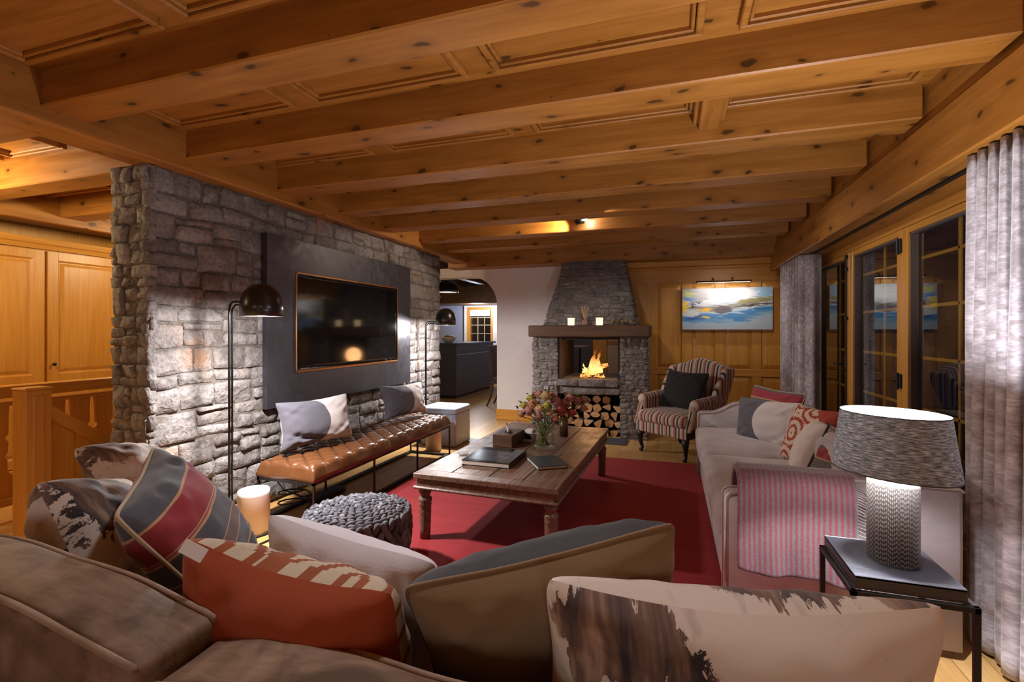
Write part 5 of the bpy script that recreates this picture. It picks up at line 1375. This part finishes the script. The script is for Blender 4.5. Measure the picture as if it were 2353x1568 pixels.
# ================================================================ PAINTING
def m_paint():
    g = G('abstract_seascape'); v = g.uv(); x, y, z = g.sep(v)
    w1 = g.noise(g.map(v, (2.2, 5.0, 1), (0, 0, -0.22)), 1.3, 5, 0.6, 1.2); w2 = g.noise(g.map(v, (3.0, 16, 1), (0, 0, -0.10), (3, 1, 0)), 1.0, 5, 0.6, 0.8); w3 = g.noise(g.map(v, (5, 5, 1), (0, 0, 0.3), (7, 4, 0)), 1.0, 4, 0.6, 1.5)
    yy = g.m('SUBTRACT', y, g.m('MULTIPLY', g.m('POWER', g.m('MAXIMUM', g.m('SUBTRACT', x, 0.35), 0.0), 1.4), 0.42))
    t = g.m('ADD', yy, g.m('MULTIPLY', g.m('SUBTRACT', w2, 0.5), 0.42))
    sea = g.ramp(t, [(0.0, srgb(176, 192, 206)), (0.12, srgb(166, 190, 210)), (0.20, srgb(120, 168, 206)), (0.27, srgb(70, 134, 186)), (0.33, srgb(90, 146, 204)), (0.37, srgb(180, 204, 226)), (0.43, srgb(198, 206, 208)), (0.47, srgb(122, 114, 110)), (0.52, srgb(150, 146, 132)), (0.58, srgb(192, 200, 212)), (0.70, srgb(224, 228, 234)), (0.85, srgb(200, 204, 212)), (1.0, srgb(150, 152, 160))])
    # dark smoke low in the middle, dark and ochre bands sweeping up to the right
    w4 = g.noise(g.map(v, (3.2, 9, 1), (0, 0, 0.28), (5, 2, 0)), 1.6, 5, 0.68, 0.9); w5 = g.noise(g.map(v, (5, 14, 1), (0, 0, 0.25), (1, 8, 0)), 1.6, 5, 0.68, 0.5)
    xd = g.m('ADD', x, g.m('MULTIPLY', g.m('SUBTRACT', w4, 0.5), 0.34)); yd = g.m('ADD', y, g.m('MULTIPLY', g.m('SUBTRACT', w5, 0.5), 0.26))
    def spot(cx, cy, rx, ry, rot=0.0):
        dx = g.m('SUBTRACT', xd, cx); dy = g.m('SUBTRACT', yd, cy)
        ca, sa = math.cos(rot), math.sin(rot)
        a = g.m('DIVIDE', g.m('ADD', g.m('MULTIPLY', dx, ca), g.m('MULTIPLY', dy, sa)), rx); b = g.m('DIVIDE', g.m('SUBTRACT', g.m('MULTIPLY', dy, ca), g.m('MULTIPLY', dx, sa)), ry)
        d = g.m('ADD', g.m('ADD', g.m('MULTIPLY', a, a), g.m('MULTIPLY', b, b)), g.m('MULTIPLY', g.m('SUBTRACT', w3, 0.5), 1.6))
        return g.ramp(d, [(0.6, 0.92), (1.15, 0.0)])
    c = sea
    c = g.mix(spot(0.13, 0.85, 0.22, 0.22), c, srgb(168, 164, 170))
    c = g.mix(spot(0.46, 0.47, 0.10, 0.10, 0.25), c, srgb(104, 98, 108))
    c = g.mix(spot(0.84, 0.70, 0.26, 0.05, 0.20), c, srgb(150, 140, 84))
    c = g.mix(spot(0.82, 0.59, 0.22, 0.03, 0.17), c, srgb(74, 62, 56))
    c = g.mix(spot(0.9, 0.80, 0.14, 0.02, 0.25), c, srgb(90, 92, 92))
    c = g.mix(spot(0.92, 0.90, 0.12, 0.14), c, srgb(150, 196, 228))
    c = g.mix(spot(0.88, 0.49, 0.15, 0.028, 0.08), c, srgb(40, 110, 160))
    c = g.mix(spot(0.66, 0.25, 0.12, 0.05), c, srgb(66, 140, 200))
    c = g.mix(spot(0.16, 0.30, 0.12, 0.07, 0.2), c, srgb(70, 100, 180))
    c = g.mix(spot(0.03, 0.56, 0.05, 0.17), c, srgb(246, 206, 40))
    c = g.mix(spot(0.07, 0.74, 0.09, 0.07, -0.6), c, srgb(90, 150, 220))
    c = g.mix(spot(0.09, 0.88, 0.09, 0.05, -0.6), c, srgb(200, 208, 120))
    c = g.mix(spot(0.18, 0.65, 0.13, 0.02, 0.45), c, srgb(50, 46, 62))
    c = g.mix(spot(0.11, 0.55, 0.05, 0.04, 0.5), c, srgb(40, 38, 46))
    c = g.mix(spot(0.10, 0.40, 0.09, 0.09, 0.3), c, srgb(216, 224, 220))
    c = g.mix(spot(0.25, 0.48, 0.075, 0.055), c, srgb(248, 194, 60))
    c = g.mix(spot(0.27, 0.30, 0.065, 0.03), c, srgb(232, 216, 120))
    return g.done(c, 0.55, 0, g.bump(w2, 0.25, 0.004))
pt = thing('painting', 'wide abstract seascape canvas in blue, white and yellow on the panelled wall', 'painting', (0.71, 7.07, 1.685))
bm = BM(); box(bm, (-0.557, -0.002, -0.28), (0.557, 0.055, 0.28), 0.003); obj('stretcher', bm, plain('canvas_edge', srgb(190, 196, 206), 0.8), pt)
bm = BM(); grid(bm, lambda u, v: (-0.556 + 1.112 * u, -0.0035, -0.279 + 0.558 * v), 1, 1); o = obj('canvas', bm, m_paint(), pt)
pl_ = thing('picture_light', 'slim dark picture light bar above the painting', 'picture light', (0.66, 6.93, 2.04))
bm = BM(); tube(bm, [(-0.335, 0, 0), (0.335, 0, 0)], 0.011, 10); obj('light_bar', bm, plain('bronze', srgb(70, 46, 30), 0.4, 0.7), pl_, True)
for x in (-0.12, 0.12):
    bm = BM(); tube(bm, [(x, 0, 0.005), (x, 0.05, 0.05), (x, 0.12, 0.06), (x, 0.20, 0.05)], 0.006, 8); obj('arm', bm, plain('bronze_arm', srgb(70, 46, 30), 0.4, 0.7), pl_, True)
bm = BM(); box(bm, (-0.32, -0.004, -0.0125), (0.32, 0.008, -0.0105)); obj('lamp_strip', bm, m_emit('picture_lamp', (1.0, 0.86, 0.66), 5.0), pl_)

# ================================================================ CURTAINS
def m_curtain():
    g = G('silver_chenille'); v = g.obj(); x, y, z = g.sep(v); uvx, uvy, _ = g.sep(g.uv())
    n = g.noise(g.comb(g.m('MULTIPLY', uvx, 46), 0.0, g.m('MULTIPLY', z, 24)), 1.0, 5, 0.66, 0.5); n2 = g.noise(g.comb(g.m('MULTIPLY', uvx, 90), 1.0, g.m('MULTIPLY', z, 130)), 1, 3, 0.6); n3 = g.noise(v, 2.2, 3, 0.6)
    t = g.m('ADD', g.m('MULTIPLY', n, 0.8), g.m('ADD', g.m('MULTIPLY', n2, 0.35), g.m('MULTIPLY', g.m('SUBTRACT', n3, 0.5), 0.5)))
    c = g.ramp(t, [(0.42, srgb(136, 126, 128)), (0.58, srgb(176, 168, 174)), (0.74, srgb(220, 214, 222))])
    return g.done(c, 0.7, 0, g.bump(n2, 0.4, 0.003), **{'Sheen Weight': 0.5})
MT['curtain'] = m_curtain()
def curtain(name, label, pathfn, z0, z1, nu):
    t = thing(name, label, 'curtain', (0, 0, 0), 0, 'grey chenille curtains')
    def f(u, v):
        z = z0 + (z1 - z0) * v
        x, y = pathfn(u, v)
        return (x, y, z)
    bm = BM(); grid(bm, f, nu, 28); o = obj('drape', bm, MT['curtain'], t, True); solid(o, 0.004)
    return t
def near(u, v):
    y = 2.76 - 1.30 * u; a = 0.034 * (1.0 - 0.25 * v); ph = u * 2 * PI * 17.5
    flare = 0.012 * (1 - v) * math.sin(u * 40 + v * 2)
    return (1.262 + 0.035 + a * math.sin(ph + 0.5 * math.sin(v * 3 + u * 5)) + flare, y + 0.014 * math.sin(2 * ph) + 0.02 * (1 - v) * math.sin(u * 9))
t = curtain('curtain', 'large silver grey curtain hanging at the right edge beside the table lamp', near, 0.02, 2.165, 360)
bm = BM(); 
for k in range(17): cbox(bm, (1.30, 2.68 - k * 0.0715, 2.17), (0.02, 0.01, 0.02))
obj('hooks', bm, MT['iron'], t)
def far(u, v):
    if u < 0.8:
        k = u / 0.8; y = 6.62 - 0.95 * k; a = 0.03; return (1.285 + a * math.sin(k * 2 * PI * 8) , y + 0.012 * math.sin(k * 4 * PI * 8))
    k = (u - 0.8) / 0.2; return (1.29 + 0.17 * k, 5.665 - 0.03 * math.sin(k * PI) + 0.012 * math.sin(k * 9))
curtain('curtain', 'grey curtain gathered beside the painting at the far end of the windows', far, 0.02, 2.165, 220)

# ================================================================ SIDE TABLE AND TABLE LAMP
MT['zinc'] = None
def m_zinc():
    g = G('brushed_zinc'); v = g.obj(); n = g.noise(v, 6, 4, 0.6); n2 = g.noise(g.map(v, (14, 160, 60)), 1, 3, 0.6)
    return g.done(g.mix(n, srgb(74, 74, 80), srgb(104, 104, 112)), g.ramp(n2, [(0.3, 0.30), (0.7, 0.46)]), 0.85, g.bump(n2, 0.06, 0.001))
MT['zinc'] = m_zinc()
st = thing('side_table', 'square dark metal side table carrying the table lamp', 'side table', (0.687, 1.925, 0))
bm = BM(); box(bm, (-0.142, -0.160, 0.612), (0.142, 0.155, 0.62), 0.002); obj('tabletop', bm, MT['zinc'], st)
bm = BM()
box(bm, (-0.142, -0.160, 0.580), (0.142, -0.154, 0.6205), 0.001); box(bm, (-0.142, 0.149, 0.580), (0.142, 0.155, 0.6205), 0.001); box(bm, (-0.142, -0.154, 0.580), (-0.136, 0.149, 0.6205), 0.001); box(bm, (0.136, -0.154, 0.580), (0.142, 0.149, 0.6205), 0.001)
obj('tray_rim', bm, MT['zinc'], st)
bm = BM()
for a, b in (((-0.155, -0.172, 0.560), (0.168, -0.156, 0.577)), ((-0.155, 0.152, 0.560), (0.168, 0.168, 0.577)), ((-0.155, -0.172, 0.560), (-0.139, 0.168, 0.577)), ((0.152, -0.172, 0.560), (0.168, 0.168, 0.577))): box(bm, a, b, 0.001)
obj('frame', bm, MT['iron'], st)
for a, b in (((-0.155, -0.172, 0.02), (0.168, -0.156, 0.036)), ((-0.155, 0.152, 0.02), (0.168, 0.168, 0.036))):
    bm = BM(); box(bm, a, b, 0.001); obj('foot_rail', bm, MT['iron'], st)
for x in (-0.147, 0.160):
    for y in (-0.164, 0.160):
        bm = BM(); cbox(bm, (x, y, 0.28), (0.016, 0.016, 0.56), 0.001); obj('leg', bm, MT['iron'], st)

tl = thing('table_lamp', 'table lamp with a wide grey shade and a beaded silver base', 'table lamp', (0.700, 1.92, 0.6205), math.radians(-48))
def m_beads():
    g = G('beaded_silver'); x, y, z = g.sep(g.uv())
    u = g.m('MULTIPLY', x, 84); v = g.m('MULTIPLY', y, 52)
    du = g.m('SUBTRACT', g.m('FRACT', u), 0.5); dv = g.m('SUBTRACT', g.m('FRACT', g.m('ADD', v, g.m('MULTIPLY', g.n('TexWhiteNoise', {1: g.m('FLOOR', u)}, 0, noise_dimensions='1D'), 1.0))), 0.5)
    d = g.m('SQRT', g.m('ADD', g.m('MULTIPLY', du, du), g.m('MULTIPLY', dv, dv)))
    h = g.ramp(d, [(0.18, 1.0), (0.46, 0.0)])
    c = g.mix(h, srgb(48, 43, 40), srgb(150, 145, 142))
    return g.done(c, 0.5, 0.25, g.bump(h, 0.4, 0.003))
bm = BM(); lathe(bm, [(0.068, 0.0), (0.071, 0.004), (0.071, 0.257), (0.068, 0.262)], 56, sx=1.04, sy=0.86); obj('lamp_base', bm, m_beads(), tl, True)
bm = BM(); lathe(bm, [(0.0678, 0.262), (0.062, 0.2625), (0.001, 0.261)], 40, sx=1.04, sy=0.86); obj('base_cap', bm, MT['white'], tl, True, label='white cap of the base')
bm = BM(); tube(bm, [(0, 0, 0.262), (0, 0, 0.33)], 0.008, 8); obj('stem', bm, plain('chrome', srgb(180, 180, 180), 0.2, 1.0), tl, True)
def m_shade(inside):
    g = G('grey_woven_shade'); v = g.obj(); x, y, z = g.sep(g.uv())
    n = g.noise(g.comb(g.m('MULTIPLY', x, 34), 0.0, g.m('MULTIPLY', y, 62)), 1.0, 3, 0.6, 0.15)
    c = g.ramp(n, [(0.36, srgb(78, 84, 92)), (0.5, srgb(136, 146, 156)), (0.64, srgb(206, 216, 228))])
    return g.done(c, 0.85, 0, g.bump(n, 0.5, 0.003))
bm = BM(); lathe(bm, [(0.180, 0.297), (0.153, 0.490)], 64, sx=1.0, sy=0.82); obj('lamp_shade', bm, m_shade(0), tl, True)
bm = BM(); lathe(bm, [(0.177, 0.298), (0.150, 0.489)], 64, sx=1.0, sy=0.82)
obj('shade_lining', bm, plain('white_lining', (0.85, 0.83, 0.82), 0.8), tl, True, label='white inner lining')
rimm = plain('dark_rim', srgb(70, 70, 72), 0.8)
for r, z in ((0.180, 0.297), (0.153, 0.490)):
    bm = BM(); tube(bm, [(r * math.cos(2 * PI * k / 60), 0.82 * r * math.sin(2 * PI * k / 60), z) for k in range(60)], 0.0022, 6, closed=True)
    obj('shade_rim', bm, rimm, tl, True)
bm = BM(); tube(bm, [(0.745, 1.93, 0.627), (0.78, 1.98, 0.626), (0.80, 2.04, 0.626), (0.832, 2.085, 0.627), (0.845, 2.10, 0.60), (0.85, 2.11, 0.3), (0.87, 2.13, 0.01)], 0.004, 6)
tag(obj('lamp_cord', bm, MT['rubber'], None, True), 'black cord of the table lamp trailing over the side table', 'cord')

# spotlight on the fifth-bay beam
sp = thing('spotlight', 'small black spotlight shining on the ceiling beam in front of the fireplace', 'spotlight', (-0.93, 5.30, 2.60))
bm = BM(); cbox(bm, (0, 0.01, 0), (0.06, 0.03, 0.06), 0.004); tube(bm, [(0, 0, 0), (-0.005, -0.05, -0.01)], 0.01, 8); obj('mount', bm, MT['black'], sp)
R_s = Matrix.Rotation(math.radians(-70), 3, 'Y')
bm = BM(); tube(bm, [(0.03, -0.075, 0.0), (-0.055, -0.075, -0.03)], 0.034, 16); obj('housing', bm, MT['black'], sp, True)
bm = BM(); blob(bm, (0.055, -0.085, -0.005), (0.022, 0.022, 0.022), (12, 8)); obj('bulb', bm, m_emit('spot_bulb', (1.0, 0.97, 0.94), 40.0), sp, True, label='bright round bulb')
# ================================================================ FOREGROUND SOFA (seen from behind)
MT['brown'] = m_velvet('brown_velvet', srgb(84, 60, 42), srgb(156, 126, 104), 5.5)
MT['brownpipe'] = m_velvet('brown_velvet_piping', srgb(126, 98, 78), srgb(164, 138, 118), 6)
fs = thing('velvet_sofa', 'brown velvet sofa in the foreground, seen over its backrest', 'sofa', (-0.62, 1.0, 0))
FSX, FSY = -0.62, 1.0
def FS(x, y, z): return (x - FSX, y - FSY, z)
bm = BM(); softbox(bm, FS(-0.785, 1.02, 0.20), (2.66, 0.98, 0.28), 0.03, n=8); obj('base', bm, MT['brown'], fs, True)
bm = BM(); softbox(bm, FS(-0.785, 0.475, 0.40), (2.66, 0.13, 0.64), 0.04, n=10); obj('back_frame', bm, MT['brown'], fs, True)
for x in (-2.05, 0.48):
    bm = BM(); softbox(bm, FS(x, 1.0, 0.33), (0.16, 1.0, 0.54), 0.05, n=8); obj('arm', bm, MT['brown'], fs, True)
for (x0, x1, sd) in ((-1.96, -0.79, 1), (-0.78, 0.39, 4)):
    bm = BM(); softbox(bm, FS((x0 + x1) / 2, 1.12, 0.41), (x1 - x0, 0.78, 0.15), 0.05, (0, 0.01, 0.025), n=12, wob=0.006, seed=sd); obj('seat_cushion', bm, MT['brown'], fs, True)
def backc(x0, x1, ztop, sd, dz=0.0, crown=0.03):
    w = x1 - x0; c = FS((x0 + x1) / 2, 0.628, 0.66); h = (ztop - 0.47)
    cz = 0.47 + h / 2
    def fn(p):
        k = (p.z + h / 2) / h
        s = p.x / (w / 2)
        return (p.x, p.y + 0.02 * (1 - k) + 0.010 * math.sin(s * 3 + sd), p.z + k * (crown * (1 - s * s) - dz * s - 0.006 * max(0, abs(s) - 0.8) / 0.2))
    bm = BM(); P, T = softbox(bm, (c[0], c[1], cz), (w, 0.15, h), 0.016, (0, 0.022, 0.020), n=30, wob=0.008, seed=sd, fn=fn)
    seams = []
    for sy in (-1, 1):
        seams.append([P(max(-1, min(1, -1 + 2 * k / 40)), sy, 1.0 if 0 <= k <= 40 else 0.93).co.copy() for k in range(-1, 42)])
    for v_ in [q for q in bm.verts if not q.link_faces]: bm.verts.remove(v_)
    b = obj('back_cushion', bm, MT['brown'], fs, True)
    # welt piping along both top seams
    for pts in seams:
        bm2 = BM(); tube(bm2, [p + Vector((0, math.copysign(0.004, p.y + FSY - 0.628), 0.004)) for p in pts], 0.0062, 8); obj('piping', bm2, MT['brownpipe'], b, True)
backc(-1.95, -0.808, 0.862, 1.3, dz=0.012)
backc(-0.798, 0.05, 0.818, 4.1, dz=0.0, crown=0.012)
backc(0.06, 0.46, 0.80, 6.3)

# scatter cushions on it, leaning against the back
DN = (0.0, 0.30, -0.95)
og = cushion('scatter_cushion', 'rust orange cushion with an oatmeal zigzag kilim face and a small white tag', (-0.975, 0.752, 0.955), (-0.452, 0.735, 0.932), (0.02, 0.30, -0.95), 0.46, 0.25, MT['rustfelt'], MT['kilim'], 0.07, None, seed=3, n=44, rpow=0.46, folds=((-0.7, 0.35, 0.9, 0.06, 0.03), (-0.62, 0.1, 1.1, 0.05, 0.022)), flabel='plain rust orange felt side', blabel='oatmeal side with stepped rust zigzags', wrinkle=0.005, sag=0.022)
bm = BM(); cbox(bm, (0, 0, 0), (0.058, 0.026, 0.002)); tg = obj('tag', bm, MT['white'], og, label='small white sewn-in tag')
tg.rotation_euler = (math.radians(-52), 0, math.radians(-14)); tg.location = (-0.195, 0.226, 0.028)
cushion('scatter_cushion', 'plain off white cushion standing behind the rust orange one', (-0.97, 0.965, 0.93), (-0.455, 0.905, 0.905), (0.05, 0.28, -0.95), 0.45, 0.20, MT['lilacwhite'], None, 0.07, None, seed=6, rpow=0.5)
cushion('scatter_cushion', 'taupe linen cushion with a grey velvet front, tilted in the middle', (-0.462, 0.762, 0.922), (0.012, 0.968, 1.022), (0.02, 0.50, -0.86), 0.34, 0.22, MT['taupe'], MT['greyvelvet'], 0.05, MT['taupe'], seed=2, n=36, rpow=0.45, pr=0.0045, flabel='taupe linen back', blabel='grey velvet front', sag=0.01)
cushion('scatter_cushion', 'dark red cushion lying under the taupe one', (-0.50, 0.77, 0.62), (0.10, 0.86, 0.64), (0, 0.8, -0.30), 0.42, 0.16, MT['crimson'], None, 0.08, None, seed=12)
cushion('scatter_cushion', 'big cream lumbar cushion with brown cowhide print, nearest the viewer', (-0.202, 0.766, 0.985), (0.405, 0.897, 0.975), (0.02, 0.30, -0.95), 0.44, 0.24, MT['cow3'], MT['cow3b'], 0.07, None, seed=7, n=46, rpow=0.45, wrinkle=0.004, sag=0.038)
sc = cushion('scatter_cushion', 'red and slate striped cushion standing on edge left of the orange one', (-1.165, 0.735, 0.975), (-1.50, 1.06, 1.035), (0.40, 0.34, -0.80), 0.48, 0.20, MT['stripe_front'], MT['stripe_cushion'], 0.08, MT['pipecream'], seed=5, n=44, rpow=0.48, pr=0.005)
cushion('scatter_cushion', 'cream cushion with dark cowhide blotches at the left end of the sofa', (-1.61, 0.825, 0.985), (-1.83, 1.16, 0.86), (0.46, 0.14, -0.82), 0.48, 0.28, MT['cow1b'], MT['cow1'], 0.06, None, seed=9, n=40, rpow=0.48)
cushion('scatter_cushion', 'pale cowhide print cushion furthest back at the left end', (-1.875, 1.06, 1.00), (-2.08, 1.42, 0.90), (0.66, 0.26, -0.62), 0.42, 0.20, MT['cow2'], MT['cow2'], 0.10, None, seed=10, n=36, rpow=0.48)

# ================================================================ LIGHTS
def light(kind, name, loc, energy, color=(1, 1, 1), radius=0.05, target=None, angle=60, blend=0.4):
    d = bpy.data.lights.new(name, kind); d.energy = energy; d.color = color
    if kind in ('POINT', 'SPOT'): d.shadow_soft_size = radius
    if kind == 'SPOT': d.spot_size = math.radians(angle); d.spot_blend = blend
    if kind == 'AREA': d.shape = 'DISK'; d.size = radius
    o = bpy.data.objects.new(name, d); COL.objects.link(o); o.location = loc
    if target is not None:
        o.rotation_euler = (Vector(target) - Vector(loc)).to_track_quat('-Z', 'Y').to_euler()
    return o
WARM, NEUT = (1.0, 0.82, 0.50), (1.0, 0.93, 0.88)
LW = (1.0, 0.975, 0.97)
light('POINT', 'floor_lamp_light', (-2.49, 2.45, 1.466), 50, LW, 0.03)
light('SPOT', 'floor_lamp_beam', (-2.49, 2.45, 1.464), 225, LW, 0.05, (-2.40, 2.47, 0), 168, 1.0)
light('POINT', 'floor_lamp_light', (-2.66, 5.47, 1.448), 58, LW, 0.03)
light('SPOT', 'floor_lamp_beam', (-2.66, 5.47, 1.446), 120, LW, 0.05, (-2.56, 5.47, 0), 165, 1.0)
light('POINT', 'table_lamp_light', (0.700, 1.92, 1.088), 75, (0.95, 0.95, 1.0), 0.02)
light('POINT', 'table_lamp_light', (0.700, 1.92, 1.005), 17, (0.95, 0.95, 1.0), 0.02)
light('POINT', 'fire_light', (-1.0, 6.50, 1.0), 7, (1.0, 0.5, 0.2), 0.12)
pl2 = light('AREA', 'picture_light_lamp', (0.66, 6.88, 2.025), 3.4, (1.0, 0.92, 0.82), 0.6, (0.66, 7.07, 1.45))
pl2.data.shape = 'RECTANGLE'; pl2.data.size = 0.62; pl2.data.size_y = 0.02
light('SPOT', 'beam_spot_light', (-0.99, 5.21, 2.565), 90, (1.0, 0.82, 0.62), 0.03, (-3.0, 5.35, 2.2), 100, 0.6)
light('POINT', 'spot_bulb_glow', (-0.86, 5.20, 2.59), 5, (1.0, 0.92, 0.85), 0.03)
# hall and kitchen ceiling lamps
light('POINT', 'hall_lamp', (-4.85, 1.78, 2.33), 62, WARM, 0.08)
light('POINT', 'hall_lamp', (-4.5, 4.0, 2.3), 60, WARM, 0.12)
light('POINT', 'hall_lamp', (-4.6, 0.2, 2.35), 26, WARM, 0.12)
light('POINT', 'kitchen_lamp', (-4.6, 11.2, 1.95), 60, (0.85, 0.9, 1.0), 0.1)
light('POINT', 'kitchen_pendant_light', (-4.54, 9.4, 2.18), 18, WARM, 0.08)
light('POINT', 'dining_lamp', (-1.3, 8.9, 2.3), 16, (1.0, 0.95, 0.95), 0.1)
# fill lights added out of view, then spots with no fixture built
FILL = (0.93, 0.96, 1.0)
light('POINT', 'rear_fill', (0.7, -1.2, 1.15), 17, FILL, 0.25)  # added soft fill behind the camera, no lamp stands here
light('POINT', 'rear_fill', (-1.8, -1.3, 1.15), 17, FILL, 0.25)  # matching added fill on the left, also without a lamp
light('SPOT', 'ceiling_fill', (-0.55, 1.85, 0.25), 42, FILL, 0.12, (-0.55, 2.3, 2.6), 140, 1.0)  # added light aimed up, stands in for soft fill on the ceiling
light('SPOT', 'unseen_spot', (-0.75, 1.45, 2.48), 55, (0.96, 0.97, 1.0), 0.06, (-0.62, 0.82, 0.8), 78, 0.8)
light('SPOT', 'unseen_spot', (-0.6, 4.55, 2.48), 70, NEUT, 0.06, (1.45, 4.4, 1.0), 80, 0.8)  # added to brighten the window wall and its door frames
light('SPOT', 'unseen_spot', (0.7, 5.6, 2.46), 26, NEUT, 0.05, (0.75, 7.1, 1.05), 80, 0.9)  # added to lift the panelled wall around the painting
light('SPOT', 'unseen_spot', (-0.9, 5.0, 2.48), 32, NEUT, 0.06, (-1.0, 6.6, 0.9), 75, 0.8)  # added to brighten the fireplace front

w = bpy.data.worlds.new('night'); scene.world = w; w.use_nodes = True
bg = w.node_tree.nodes['Background']; bg.inputs[0].default_value = (0.10, 0.14, 0.25, 1); bg.inputs[1].default_value = 0.03

# ================================================================ CAMERA
F_PX = 1113.0
cd = bpy.data.cameras.new('camera'); cam = bpy.data.objects.new('camera', cd); COL.objects.link(cam)
cd.sensor_width = 36.0; cd.lens = 36.0 * F_PX / 2353.0
cd.shift_y = -22.0 / 2353.0
cd.clip_start = 0.05; cd.clip_end = 100
cam.location = (0, 0, 1.38)
cam.rotation_euler = (PI / 2, 0, math.atan(364.5 / F_PX))
scene.camera = cam
scene.view_settings.view_transform = 'Standard'; scene.view_settings.look = 'None'
scene.view_settings.exposure = 0.0; scene.view_settings.gamma = 1.0
scene.view_settings.use_curve_mapping = False
cy = scene.cycles
cy.use_denoising = True
cy.max_bounces = 7; cy.diffuse_bounces = 4; cy.glossy_bounces = 4; cy.transmission_bounces = 6; cy.transparent_max_bounces = 10
cy.sample_clamp_indirect = 6.0
cy.caustics_reflective = False; cy.caustics_refractive = False
bpy.context.view_layer.update()
